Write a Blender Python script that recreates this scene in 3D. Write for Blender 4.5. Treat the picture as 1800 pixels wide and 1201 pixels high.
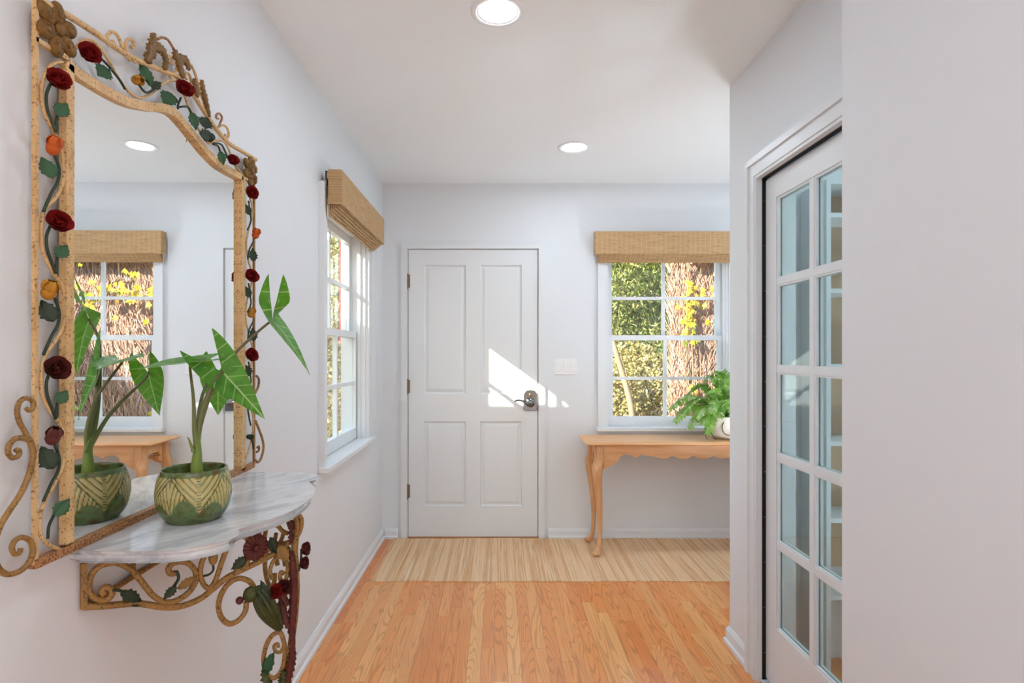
import bpy, bmesh, math, random
from math import sin, cos, pi, sqrt, radians, exp
from mathutils import Vector, Matrix
random.seed(7)
for o in list(bpy.data.objects): bpy.data.objects.remove(o)
SC = bpy.context.scene; COL = SC.collection

# ---------------------------------------------------------------- camera, light, exposure
F = 1000.0; VX, VY = 875.0, 622.0; EYE = 1.31
WB = 4.04            # back wall
WL = -0.82           # left wall
WR = 1.05            # right wall with the glazed door
CEIL = 2.52
cd = bpy.data.cameras.new('camera'); cam = bpy.data.objects.new('camera', cd); COL.objects.link(cam)
cd.sensor_width = 36; cd.lens = F / 1800 * 36
cd.shift_x = (900 - VX) / 1800; cd.shift_y = (VY - 600.5) / 1800
cd.clip_start = .05; cd.clip_end = 200
cam.location = (0, 0, EYE); cam.rotation_euler = (pi/2, 0, 0); SC.camera = cam
SUN = Vector((1, .69, -.72)).normalized()
sl = bpy.data.lights.new('sun', 'SUN'); sl.energy = 10.5; sl.angle = radians(.53); sl.color = (1, .95, .86)
so = bpy.data.objects.new('sun', sl); COL.objects.link(so); so.rotation_euler = SUN.to_track_quat('-Z', 'Y').to_euler(); so.location = (-6, -4, 6)
w = bpy.data.worlds.new('sky'); SC.world = w; w.use_nodes = True
wn = w.node_tree; bg = wn.nodes['Background']
sky = wn.nodes.new('ShaderNodeTexSky'); sky.sky_type = 'NISHITA'; sky.sun_disc = False
sky.sun_elevation = radians(30); sky.sun_rotation = math.atan2(-SUN.x, -SUN.y); sky.air_density = 1.0; sky.dust_density = 2.0
wn.links.new(sky.outputs[0], bg.inputs[0]); bg.inputs[1].default_value = .42
SC.view_settings.view_transform = 'Standard'; SC.view_settings.look = 'None'
SC.view_settings.gamma = 1; SC.view_settings.use_curve_mapping = False; SC.view_settings.exposure = 0.71
LAMP = 72.0         # radiance of a downlight diffuser

# ---------------------------------------------------------------- helpers
def lin(c):
    return tuple((v/255/12.92 if v/255 <= .04045 else ((v/255+.055)/1.055)**2.4) for v in c) + (1,)
class Mat:
    def __init__(s, name, col=(200,200,200), rough=.5, metal=0, spec=.5, coat=0):
        s.m = bpy.data.materials.new(name); s.m.use_nodes = True; s.t = s.m.node_tree
        s.b = s.t.nodes['Principled BSDF']
        s.set('Base Color', lin(col)); s.set('Roughness', rough); s.set('Metallic', metal); s.set('Specular IOR Level', spec); s.set('Coat Weight', coat)
    def set(s, k, v):
        if hasattr(v, 'is_output'): s.t.links.new(v, s.b.inputs[k])
        else: s.b.inputs[k].default_value = v
    def n(s, typ, outp=0, props=None, **inp):
        nd = s.t.nodes.new('ShaderNode' + typ)
        for k, v in (props or {}).items(): setattr(nd, k, v)
        for k, v in inp.items():
            key = int(k[1:]) if k[0] == '_' and k[1:].isdigit() else k.replace('_', ' ')
            if hasattr(v, 'is_output'): s.t.links.new(v, nd.inputs[key])
            else: nd.inputs[key].default_value = v
        return nd.outputs[outp]
    def math(s, op, a, b=0.0, c=0.0): return s.n('Math', props={'operation': op}, _0=a, _1=b, _2=c)
    def vmath(s, op, a, b): return s.n('VectorMath', props={'operation': op}, _0=a, _1=b)
    def ramp(s, fac, stops, interp='LINEAR'):
        nd = s.t.nodes.new('ShaderNodeValToRGB'); s.t.links.new(fac, nd.inputs[0]); cr = nd.color_ramp; cr.interpolation = interp
        while len(cr.elements) < len(stops): cr.elements.new(.5)
        for e, (p, c) in zip(cr.elements, stops):
            e.position = p; e.color = lin(c) if len(c) == 3 else c
        return nd.outputs[0]
    def mix(s, fac, a, b, mode='MIX'):
        nd = s.t.nodes.new('ShaderNodeMix'); nd.data_type = 'RGBA'; nd.blend_type = mode
        for i, v in ((0, fac), (6, a), (7, b)):
            if hasattr(v, 'is_output'): s.t.links.new(v, nd.inputs[i])
            else: nd.inputs[i].default_value = lin(v) if isinstance(v, tuple) and len(v) == 3 else v
        return nd.outputs[2]
    def noise(s, vec, scale=5, detail=3, rough=.5, outp=0):
        return s.n('TexNoise', outp, Vector=vec, Scale=scale, Detail=detail, Roughness=rough)
    def pos(s): return s.n('NewGeometry', 0)
    def oco(s): return s.n('TexCoord', 3)
    def bump(s, h, strength=.3, dist=.005): s.set('Normal', s.n('Bump', Strength=strength, Distance=dist, Height=h))

def mk(name, bm, mat, parent=None, smooth=False, bevel=0):
    if bevel:
        bmesh.ops.bevel(bm, geom=bm.edges[:], offset=bevel, segments=1, affect='EDGES', clamp_overlap=True)
    bmesh.ops.recalc_face_normals(bm, faces=bm.faces[:])
    me = bpy.data.meshes.new(name); bm.to_mesh(me); bm.free()
    if mat: me.materials.append(mat.m)
    if smooth: me.polygons.foreach_set('use_smooth', [True] * len(me.polygons))
    o = bpy.data.objects.new(name, me); COL.objects.link(o)
    if parent: o.parent = parent
    return o
def inst(name, me, parent, loc=(0,0,0), rot=None, scale=(1,1,1), mtx=None):
    o = bpy.data.objects.new(name, me); COL.objects.link(o); o.parent = parent
    if mtx is not None: o.matrix_local = mtx
    else:
        o.location = loc; o.scale = scale
        if rot: o.rotation_euler = rot
    return o
def empty(name, loc=(0,0,0), rz=0):
    o = bpy.data.objects.new(name, None); COL.objects.link(o); o.location = loc; o.rotation_euler = (0,0,rz); o.empty_display_size = .1
    return o
def tag(o, label, cat, group=None, kind=None):
    o['label'] = label; o['category'] = cat
    if group: o['group'] = group
    if kind: o['kind'] = kind
    return o
def struct(o, label=None, cat=None):
    o['kind'] = 'structure'
    if label: o['label'] = label
    if cat: o['category'] = cat
    return o
def box(bm, x0, x1, y0, y1, z0, z1):
    v = [bm.verts.new(p) for p in ((x0,y0,z0),(x1,y0,z0),(x1,y1,z0),(x0,y1,z0),(x0,y0,z1),(x1,y0,z1),(x1,y1,z1),(x0,y1,z1))]
    for f in ((0,3,2,1),(4,5,6,7),(0,1,5,4),(1,2,6,5),(2,3,7,6),(3,0,4,7)): bm.faces.new([v[i] for i in f])
    return bm
def bx(*boxes):
    bm = bmesh.new()
    for b in boxes: box(bm, *b)
    return bm
def holed(axis, a0, a1, z0, z1, t0, t1, holes):
    """wall of boxes around holes; axis 'x': runs along x with thickness t in y, 'y': the other way"""
    bm = bmesh.new()
    xs = sorted({a0, a1, *[h[0] for h in holes], *[h[1] for h in holes]}); zs = sorted({z0, z1, *[h[2] for h in holes], *[h[3] for h in holes]})
    for i in range(len(xs)-1):
        run = None
        for j in range(len(zs)-1):
            cx, cz = (xs[i]+xs[i+1])/2, (zs[j]+zs[j+1])/2
            solid = not any(h[0] < cx < h[1] and h[2] < cz < h[3] for h in holes)
            if solid and run is None: run = zs[j]
            if run is not None and (not solid or j == len(zs)-2):
                top = zs[j+1] if solid else zs[j]
                if axis == 'x': box(bm, xs[i], xs[i+1], t0, t1, run, top)
                else: box(bm, t0, t1, xs[i], xs[i+1], run, top)
                run = None
    bmesh.ops.remove_doubles(bm, verts=bm.verts[:], dist=1e-5)
    return bm
def cat(pts, n=6, closed=False):
    """Catmull-Rom through points"""
    P = [Vector(p) for p in pts]; out = []; L = len(P)
    for i in range(L if closed else L-1):
        if closed: p0, p1, p2, p3 = P[i-1], P[i], P[(i+1) % L], P[(i+2) % L]
        else: p0, p1, p2, p3 = P[max(i-1,0)], P[i], P[i+1], P[min(i+2,L-1)]
        for k in range(n):
            t = k/n
            out.append(.5*((2*p1)+(p2-p0)*t+(2*p0-5*p1+4*p2-p3)*t*t+(3*p1-p0-3*p2+p3)*t**3))
    if not closed: out.append(P[-1].copy())
    return out
def tube(bm, pts, r, sides=7, caps=True, flat=None):
    """r number or list (interpolated); flat=(a,b) elliptical factors"""
    pts = [Vector(p) for p in pts]; n = len(pts); rings = []; up = None
    for i, p in enumerate(pts):
        t = (pts[min(i+1,n-1)] - pts[max(i-1,0)])
        if t.length < 1e-9: t = Vector((0,0,1))
        t.normalize()
        if up is None:
            up = Vector((1,0,0)) if abs(t.x) < .9 else Vector((0,1,0))
        up = (up - t*up.dot(t))
        if up.length < 1e-6: up = t.orthogonal()
        up.normalize(); sd = t.cross(up)
        if isinstance(r, (list, tuple)):
            f = i/(n-1)*(len(r)-1); k = min(int(f), len(r)-2); rr = r[k]+(r[k+1]-r[k])*(f-k)
        else: rr = r
        a, b = flat or (1, 1)
        rings.append([bm.verts.new(p + up*cos(2*pi*j/sides)*rr*a + sd*sin(2*pi*j/sides)*rr*b) for j in range(sides)])
    for A, B in zip(rings, rings[1:]):
        for j in range(sides): bm.faces.new((A[j], A[(j+1)%sides], B[(j+1)%sides], B[j]))
    if caps and sides > 2:
        bm.faces.new(rings[0][::-1]); bm.faces.new(rings[-1])
    return bm
def lathe(bm, prof, seg=32, c=(0,0,0), close=True):
    rings = [[bm.verts.new((c[0]+r*cos(2*pi*j/seg), c[1]+r*sin(2*pi*j/seg), c[2]+z)) for j in range(seg)] for r, z in prof]
    for A, B in zip(rings, rings[1:]):
        for j in range(seg): bm.faces.new((A[j], A[(j+1)%seg], B[(j+1)%seg], B[j]))
    if close:
        bm.faces.new(rings[0][::-1]); bm.faces.new(rings[-1])
    return bm
def prism(bm, poly, f):
    """poly list of (a,b); f(a,b,k) -> point for k = 0 / 1"""
    A = [bm.verts.new(f(a, b, 0)) for a, b in poly]; B = [bm.verts.new(f(a, b, 1)) for a, b in poly]
    bm.faces.new(A); bm.faces.new(B[::-1]); n = len(poly)
    for i in range(n): bm.faces.new((A[i], B[i], B[(i+1)%n], A[(i+1)%n]))
    return bm
def sphere(bm, c, r, u=10, v=7, sc=(1,1,1)):
    m = Matrix.Translation(c) @ Matrix.Diagonal((*sc, 1))
    bmesh.ops.create_uvsphere(bm, u_segments=u, v_segments=v, radius=r, matrix=m); return bm
def ray(px, py, Y):           # the point a pixel shows at depth Y
    return Vector(((px-VX)/F*Y, Y, EYE-(py-VY)/F*Y))
def onX(px, py, X):           # the point a pixel shows on a plane parallel to the left wall
    return ray(px, py, X*F/(px-VX))

# ---------------------------------------------------------------- materials
def mk_paint(name, col, rough=.6, b=.04):
    M = Mat(name, col, rough, spec=.3); p = M.pos()
    M.bump(M.noise(p, 220, 2), b, .002); return M
m_wall = mk_paint('wall_paint', (235,237,240), .7)
m_ceil = mk_paint('ceiling_paint', (249,251,252), .85)
m_trim = Mat('white_gloss_paint', (235,237,239), .38, spec=.45)
m_tan = mk_paint('tan_paint', (206,170,136), .6)
def glass(name, tint=(250,255,253), refl=.08, rough=0.0):
    M = Mat(name); nt = M.t; nt.nodes.remove(M.b)
    tr = nt.nodes.new('ShaderNodeBsdfTransparent'); tr.inputs[0].default_value = lin(tint)
    gl = nt.nodes.new('ShaderNodeBsdfGlossy'); gl.inputs['Roughness'].default_value = rough
    lw = M.n('LayerWeight', 1, Blend=.5)          # Schlick reflectance, the same from both sides of the pane
    fr = M.math('MULTIPLY_ADD', M.math('POWER', lw, 5.0), .96, .04)
    mx = nt.nodes.new('ShaderNodeMixShader'); nt.links.new(fr, mx.inputs[0])
    nt.links.new(tr.outputs[0], mx.inputs[1]); nt.links.new(gl.outputs[0], mx.inputs[2])
    nt.links.new(mx.outputs[0], nt.nodes['Material Output'].inputs[0]); return M
m_glass = glass('window_glass'); m_glass2 = glass('door_glass', (236,244,241))
def mk_oak():
    M = Mat('oak_board', (205,140,85), .28, spec=.4, coat=.22); M.set('Coat Roughness', .12)
    rnd = M.math('FRACT', M.math('ADD', M.n('ObjectInfo', 5), M.n('NewGeometry', 8)))
    off = M.n('CombineXYZ', X=M.math('MULTIPLY', rnd, 37.0), Y=M.math('MULTIPLY', rnd, 91.0), Z=M.math('MULTIPLY', rnd, 13.0))
    p = M.vmath('ADD', M.pos(), off)
    st = M.vmath('MULTIPLY', p, (1, .075, 1))
    cathedral = M.noise(st, 11, 1.5, .4)
    rings = M.math('SINE', M.math('MULTIPLY', cathedral, 150.0))
    rings = M.ramp(M.math('MULTIPLY_ADD', rings, .5, .5), [(0,(0,0,0)),(.66,(10,10,10)),(.97,(255,255,255))])
    fine = M.noise(M.vmath('MULTIPLY', p, (1, .018, 1)), 420, 2, .6)
    tone = M.ramp(rnd, [(0,(238,142,74)),(.25,(250,172,102)),(.5,(240,150,82)),(.75,(254,190,122)),(1,(228,132,68))])
    big = M.noise(M.vmath('MULTIPLY', p, (1,.25,1)), 9, 2)
    c = M.mix(M.math('MULTIPLY', rings, .36), tone, (162,94,44))
    c = M.mix(M.ramp(fine, [(.45,(0,0,0)),(.75,(110,110,110))]), c, (172,104,52))
    c = M.mix(M.ramp(big, [(.4,(0,0,0)),(.75,(90,90,90))]), c, (226,164,104))
    M.set('Base Color', c); M.bump(M.math('ADD', rings, fine), .04, .0006); return M
m_oak = mk_oak()
def mk_pine(name, a, b, axis):
    M = Mat(name, a, .42, spec=.4); st = M.vmath('MULTIPLY', M.pos(), tuple(.09 if i == axis else 1 for i in range(3)))
    g = M.noise(st, 55, 3, .55); r = M.math('SINE', M.math('MULTIPLY', M.noise(st, 9, 1), 60.0))
    c = M.mix(M.ramp(g, [(.35,(0,0,0)),(.7,(255,255,255))]), a, b)
    M.set('Base Color', M.mix(M.ramp(r, [(.6,(0,0,0)),(1,(95,95,95))]), c, tuple(int(v*.78) for v in a))); return M
m_pine_x = mk_pine('pine_along', (226,166,112), (240,188,138), 0)
m_pine_z = mk_pine('pine_upright', (218,160,108), (236,184,136), 2)
def mk_rug():
    M = Mat('jute_weave', (222,188,148), .95, spec=.1); p = M.pos()
    s = M.noise(M.vmath('MULTIPLY', p, (1,.012,0)), 20, 5, .75); wv = M.noise(M.vmath('MULTIPLY', p, (1,.35,1)), 380, 2)
    c = M.ramp(s, [(.3,(206,146,98)),(.4,(240,194,148)),(.48,(252,220,180)),(.55,(228,174,126)),(.66,(254,236,206))])
    M.set('Base Color', M.mix(M.ramp(wv, [(.4,(0,0,0)),(.8,(110,110,110))]), c, (222,170,124)))
    y = M.n('SeparateXYZ', 1, Vector=p)
    M.bump(M.math('ADD', wv, M.math('SINE', M.math('MULTIPLY', y, 900.0))), .5, .002); return M
m_rug = mk_rug()
def mk_bamboo():
    M = Mat('woven_bamboo', (196,152,104), .7, spec=.25); p = M.oco()
    s = M.noise(M.vmath('MULTIPLY', p, (.02,0,1)), 330, 3, .7)
    f = M.noise(M.vmath('MULTIPLY', p, (.18,1,1)), 130, 2, .6)
    z = M.n('SeparateXYZ', 2, Vector=p); x = M.n('SeparateXYZ', 0, Vector=p)
    slat = M.math('SINE', M.math('MULTIPLY', z, 2*pi/.0055))
    c = M.ramp(s, [(.25,(158,120,80)),(.45,(192,154,110)),(.6,(208,172,128)),(.8,(224,192,148))])
    c = M.mix(M.ramp(f, [(.62,(0,0,0)),(.7,(190,190,190))]), c, (120,84,52))
    th = M.ramp(M.math('PINGPONG', x, .017), [(0,(255,255,255)),(.0012,(255,255,255)),(.0022,(0,0,0))])
    c = M.mix(M.math('MULTIPLY', th, .4), c, (228,198,152))
    M.set('Base Color', c); M.bump(M.math('ADD', slat, s), .45, .0012); return M
m_bamboo = mk_bamboo()
def mk_iron(name, base, worn, rust, amt=.55):
    M = Mat(name, base, .5, spec=.4); p = M.oco()
    a = M.noise(p, 20, 3); b = M.noise(p, 210, 2, .55)
    c = M.mix(M.ramp(a, [(.42,(0,0,0)),(.7,(200,200,200))]), base, worn)
    c = M.mix(M.ramp(M.noise(p, 70, 3, .6), [(.56,(0,0,0)),(.68,(170,170,170))]), c, rust)
    c = M.mix(M.ramp(b, [(amt,(0,0,0)),(amt+.08,(230,230,230))]), c, rust)
    M.set('Base Color', c); M.bump(b, .25, .001); return M
m_cream = mk_iron('cream_iron', (222,184,130), (190,144,84), (108,64,32), .59)
m_creamr = mk_iron('rusty_iron', (188,136,90), (140,86,50), (92,48,26), .5)
m_gold = mk_iron('gold_iron', (164,124,68), (122,86,44), (72,46,24), .57)
m_bronze = mk_iron('bronze_leaf', (118,82,28), (146,106,46), (70,44,16), .58)
m_greeni = mk_iron('green_tole', (50,92,60), (74,112,70), (40,50,32), .6)
m_greend = mk_iron('dark_green_tole', (38,56,42), (64,78,48), (50,38,24), .58)
m_olive = mk_iron('olive_tole', (64,72,36), (96,96,46), (46,36,20), .58)
m_red = mk_iron('red_tole', (144,26,26), (106,18,22), (58,10,12), .6)
m_maroon = mk_iron('maroon_tole', (92,38,34), (116,56,44), (50,22,22), .6)
m_orange = mk_iron('orange_tole', (206,96,28), (176,70,26), (110,40,20), .64)
m_yellow = mk_iron('yellow_tole', (196,138,36), (168,106,30), (90,56,20), .6)
m_mirror = Mat('mirror_silver', (244,246,246), .0, 1.0)
def mk_marble():
    M = Mat('grey_marble', (215,216,218), .16, spec=.5); p = M.pos()
    st = M.vmath('MULTIPLY', M.n('VectorRotate', props={'rotation_type': 'Z_AXIS'}, Vector=p, Angle=.5), (1.0,.3,1)); wv = M.noise(st, 7, 4, .6, 1)
    d = M.vmath('ADD', st, M.vmath('SCALE', wv, (0,0,0)))
    nd = M.t.nodes.new('ShaderNodeVectorMath'); nd.operation = 'SCALE'; M.t.links.new(wv, nd.inputs[0]); nd.inputs['Scale'].default_value = .12
    d = M.vmath('ADD', st, nd.outputs[0])
    v1 = M.noise(d, 11, 5, .6); v2 = M.noise(d, 36, 5, .62)
    c = M.ramp(v1, [(.3,(164,165,170)),(.42,(200,201,204)),(.52,(228,228,229)),(.62,(210,211,213)),(.72,(176,177,182))])
    c = M.mix(M.ramp(v2, [(.5,(0,0,0)),(.7,(190,190,190))]), c, (176,177,182))
    M.set('Base Color', c); return M
m_marble = mk_marble()
m_lamp = Mat('lamp_diffuser', (255,255,255)); m_lamp.set('Emission Color', (.75,.885,1,1)); m_lamp.set('Emission Strength', LAMP)
def fill_light_mat(v, col=(.70,.86,1,1)):  # glow of the added fill lights
    m = Mat('fill_light_glow', (255,255,255)); m.set('Emission Color', col); m.set('Emission Strength', v); return m
m_chrome = Mat('dark_nickel', (120,120,122), .18, 1.0)
m_brass = Mat('aged_brass', (150,126,100), .35, .9)
m_black = mk_paint('black_strip', (22,22,23), .5, .05)
m_plastic = Mat('white_plastic', (246,246,246), .35)
m_cord = Mat('blind_cord', (225,222,214), .8)
m_thresh = mk_pine('threshold_wood', (176,112,60), (206,140,84), 0)
m_pebble = Mat('pebbles', (150,142,124), .6)
M = m_pebble; M.set('Base Color', M.ramp(M.n('NewGeometry', 8), [(0,(96,86,70)),(.5,(160,152,132)),(1,(206,198,178))]))

# ---------------------------------------------------------------- room shell
WIN = dict(w=.86, z0=.79, z1=2.04)
WXC = 1.205          # back window centre
WYC = 3.10           # left window centre
hw = WIN['w']/2
struct(mk('ceiling', bx((-.97, 4.65, -4.65, WB+.15, CEIL, CEIL+.12)), m_ceil), 'smooth white plaster ceiling with recessed downlights', 'ceiling')
struct(mk('wall_left', holed('y', -4.65, WB+.15, 0, CEIL, WL-.15, WL, [(WYC-hw, WYC+hw, WIN['z0']-.031, WIN['z1'])]), m_wall), 'long white painted wall behind the mirror', 'wall')
struct(mk('wall_back', holed('x', WL, 2.75, 0, CEIL, WB, WB+.15, [(WXC-hw, WXC+hw, WIN['z0']-.031, WIN['z1']), (-.655, .305, 0, 2.06)]), m_wall), 'white wall around the front door', 'wall')
DY0, DY1, DZ = 1.575, 2.27, 2.01     # glazed door opening in the right wall
NW = .605*1.5
struct(mk('wall_right', holed('y', 1.5, 2.574, 0, CEIL, WR, WR+.14, [(DY0, DY1, 0, DZ)]), m_wall), 'white wall holding the glazed pocket door', 'wall')
struct(mk('wall_hall', bx((NW, WR+.14, -.4, 1.5, 0, CEIL)), m_wall), 'plain white wall at the right edge of the view', 'wall')
struct(mk('wall_study_end', bx((WR+.14, 2.6, 2.45, 2.574, 0, CEIL)), m_wall), 'white wall closing the next room', 'wall')
struct(mk('wall_foyer_end', bx((2.6, 2.75, -.4, WB, 0, CEIL)), m_wall), 'white wall at the far end of the foyer', 'wall')
struct(mk('wall_living', bx((WR+.14, 4.5, -.4, -.28, 0, CEIL)), m_wall), 'white wall behind the viewer', 'wall')
struct(mk('wall_rear', holed('x', WL, 4.5, 0, CEIL, -4.65, -4.5, [(-.4, 1.7, .1, 2.35), (2.0, 4.2, .1, 2.35)]), m_wall), 'white rear wall with tall openings', 'wall')
struct(mk('wall_side', holed('y', -4.65, -.28, 0, CEIL, 4.5, 4.65, [(-4.2, -.9, .1, 2.35)]), m_wall), 'white side wall with a wide opening', 'wall')
bm = bmesh.new(); A = [(-1.32, 2.95), (1.9, 6.0), (5.1, 2.95), (5.1, 2.75), (1.9, 5.8), (-1.32, 2.75)]
prism(bm, A, lambda a, b, k: (a, -5.2 if k == 0 else WB+.5, b))
prism(bm, [(-.97,CEIL+.12),(4.65,CEIL+.12),(4.65,3.0),(1.9,5.7),(-.97,3.0)], lambda a, b, k: (a, WB+.02 if k == 0 else WB+.15, b))
struct(mk('roof', bm, mk_paint('roof_shingle', (92,84,78), .9, .3)), 'gabled roof over the house', 'roof')

# floor: slab + single boards
floor = mk('floor', bx((-.97, 4.65, -4.65, WB+.15, -.12, -.014)), mk_paint('subfloor', (70,42,22), .8))
struct(floor, 'glossy honey oak strip floor', 'floor')
ub = bmesh.new(); box(ub, -.5, .5, -.5, .5, -1, 0); unit = bpy.data.meshes.new('board'); ub.to_mesh(unit); ub.free(); unit.materials.append(m_oak.m)
BW = .0572; rest = bmesh.new(); nb = 0; x = WL+.004
while x < 4.5:
    y = -4.5 - random.random()*.8
    while y < WB:
        L = random.choice((.35,.5,.62,.75,.9,1.1,1.35)); y1 = min(y+L, WB); y0 = max(y, -4.5)
        if y1-y0 > .02:
            cx = x+BW/2
            if cx < 1.15 and y1 > 1.95 and nb < 296:
                inst('board', unit, floor, ((cx), (y0+y1)/2, 0), scale=(BW-.0007, y1-y0-.0007, .013)); nb += 1
            else: box(rest, x+.0005, x+BW-.0005, y0+.0005, y1-.0005, -.013, 0)
        y += L
    x += BW
ro = mk('remaining_boards', rest, m_oak, floor); ro['kind'] = 'stuff'

# baseboards (profiled)
def baseboard(name, p0, p1, nrm, label, h=.07):
    bm = bmesh.new(); prof = [(0,0),(.022,0),(.022,.016),(.014,.022),(.014,h-.018),(.006,h),(0,h)]
    d = Vector(nrm)
    A = [bm.verts.new(Vector(p0)+d*a+Vector((0,0,b))) for a, b in prof]; B = [bm.verts.new(Vector(p1)+d*a+Vector((0,0,b))) for a, b in prof]
    bm.faces.new(A); bm.faces.new(B[::-1])
    for i in range(len(prof)): bm.faces.new((A[i], B[i], B[(i+1)%len(prof)], A[(i+1)%len(prof)]))
    return struct(mk(name, bm, m_trim), label, 'baseboard')
baseboard('baseboard_left', (WL,-4.4,0), (WL,WB-.001,0), (1,0,0), 'white baseboard along the left wall')
baseboard('baseboard_back', (.356,WB,0), (2.6,WB,0), (0,-1,0), 'white baseboard right of the front door')
baseboard('baseboard_corner', (WL+.022,WB,0), (-.706,WB,0), (0,-1,0), 'short white baseboard left of the front door')
bm = bmesh.new()
ring = lambda o: [(WR-o, 2.37), (WR-o, 2.574+o), (1.7, 2.574+o)]
pf = [(.001,0),(.023,0),(.023,.016),(.014,.022),(.014,.06),(.005,.078),(.001,.078)]
V = [[bm.verts.new((a, b, z)) for a, b in ring(o)] for o, z in pf]
for i in range(len(pf)):
    for j in range(2): bm.faces.new((V[i][j], V[i][j+1], V[(i+1)%len(pf)][j+1], V[(i+1)%len(pf)][j]))
bm.faces.new([v[0] for v in V]); bm.faces.new([v[2] for v in V][::-1])
struct(mk('baseboard_right', bm, m_trim), 'white baseboard wrapping the right wall corner', 'baseboard')

# ---------------------------------------------------------------- windows (local x along wall, y outwards)
def window(name, loc, rz, label):
    root = struct(empty(name, loc, rz), label, 'window'); z0, z1 = WIN['z0'], WIN['z1']; c = .062
    mk('casing', bx((-hw-c, -hw, -.02, 0, z0, z1+c), (hw, hw+c, -.02, 0, z0, z1+c), (-hw, hw, -.02, 0, z1, z1+c),
       (-hw-c-.006, -hw-c+.012, -.027, 0, z0, z1+c), (hw+c-.012, hw+c+.006, -.027, 0, z0, z1+c)), m_trim, root)
    mk('jamb', bx((-hw, -hw+.012, 0, .15, z0, z1), (hw-.012, hw, 0, .15, z0, z1), (-hw+.012, hw-.012, 0, .15, z1-.012, z1),
       (-hw+.012, -hw+.024, .028, .046, z0, z1-.012), (hw-.024, hw-.012, .028, .046, z0, z1-.012),
       (-hw+.012, -hw+.022, .083, .089, z0, z1-.012), (hw-.022, hw-.012, .083, .089, z0, z1-.012)), m_trim, root)
    mk('window_sill', bx((-hw-c-.015, hw+c+.015, -.05, 0, z0-.028, z0), (-hw, hw, 0, .048, z0-.028, z0)), m_trim, root, bevel=.004)
    mk('exterior_sill', bx((-hw, hw, .049, .19, z0-.03, z0-.004)), m_trim, root)
    mk('apron', bx((-hw-c+.004, hw+c-.004, -.016, 0, z0-.062, z0-.028)), m_trim, root)
    i = hw-.013; mid = 1.425
    def sash(nm, y0, y1, za, zb, rb, rt, st=.04):
        o = mk(nm, bx((-i, -i+st, y0, y1, za, zb), (i-st, i, y0, y1, za, zb), (-i+st, i-st, y0, y1, za, za+rb), (-i+st, i-st, y0, y1, zb-rt, zb)), m_trim, root)
        g0, g1 = za+rb, zb-rt; gm = (g0+g1)/2; m = .011
        mk('muntin', bx((-m, m, y0+.004, y1-.004, g0, g1)), m_trim, o)
        mk('muntin', bx((-i+st, -m, y0+.005, y1-.005, gm-m, gm+m)), m_trim, o)
        mk('muntin', bx((m, i-st, y0+.005, y1-.005, gm-m, gm+m)), m_trim, o)
        ym = (y0+y1)/2
        for xa, xb in ((-i+st, -m), (m, i-st)):
            for a, b in ((g0, gm-m), (gm+m, g1)):
                mk('pane', bx((xa, xb, ym-.0015, ym+.0015, a, b)), m_glass, o)
    sash('lower_sash', .05, .082, z0+.001, mid+.018, .068, .036)
    sash('upper_sash', .09, .122, mid-.018, z1-.013, .036, .045)
    return root
window('window_1', (WL, WYC, 0), pi/2, 'white double-hung window in the left wall')
window('window_2', (WXC, WB, 0), 0, 'white double-hung window above the pine console table')

# roman shades: local like the windows
def shade(loc, rz, label):
    root = tag(empty('roman_shade', loc, rz), label, 'blind', 'woven roman shades'); h = .49
    mk('valance', bx((-h, h, -.102, -.098, 2.0, 2.158)), m_bamboo, root)
    for s in (-1, 1): mk('valance_return', bx((s*h-.002, s*h+.002, -.098, -.04, 2.0, 2.158)), m_bamboo, root)
    mk('headrail', bx((-h+.01, h-.01, -.09, -.03, 2.12, 2.15)), m_bamboo, root)
    for k in range(6):
        y = -.092+k*.0105; zb = 1.996-.0095*k
        bm = bmesh.new(); pr = [(y, 2.11), (y-.003, zb+.01), (y+.001, zb), (y+.005, zb+.002), (y+.006, zb+.012), (y+.003, 2.11)]
        hh = h-.014-.002*k
        prism(bm, pr, lambda a, b, q: (-hh if q == 0 else hh, a, b)); mk('fold', bm, m_bamboo, root)
    for s in (-1, 1): mk('bracket', bx((s*(h-.03)-.012, s*(h-.03)+.012, -.03, -.0275, 2.09, 2.158), (s*(h-.03)-.012, s*(h-.03)+.012, -.0275, -.0205, 2.12, 2.158)), m_black, root)
    bm = bmesh.new(); tube(bm, [(h-.03, -.06, 2.1), (h-.028, -.058, 1.6), (h-.03, -.056, .90)], .0013, 5); c = mk('pull_cord', bm, m_cord, root)
    bm = bmesh.new(); lathe(bm, [(.001,.012),(.004,.008),(.006,-.01),(.0055,-.018),(.002,-.02)], 10, (h-.03, -.056, .90)); mk('tassel', bm, m_cord, c, True)
    return root
shade((WL, 3.108, 0), pi/2, 'woven bamboo roman shade over the left wall window, seen from its end')
shade((WXC-.04, WB, 0), 0, 'woven bamboo roman shade facing us above the console table window')

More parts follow.
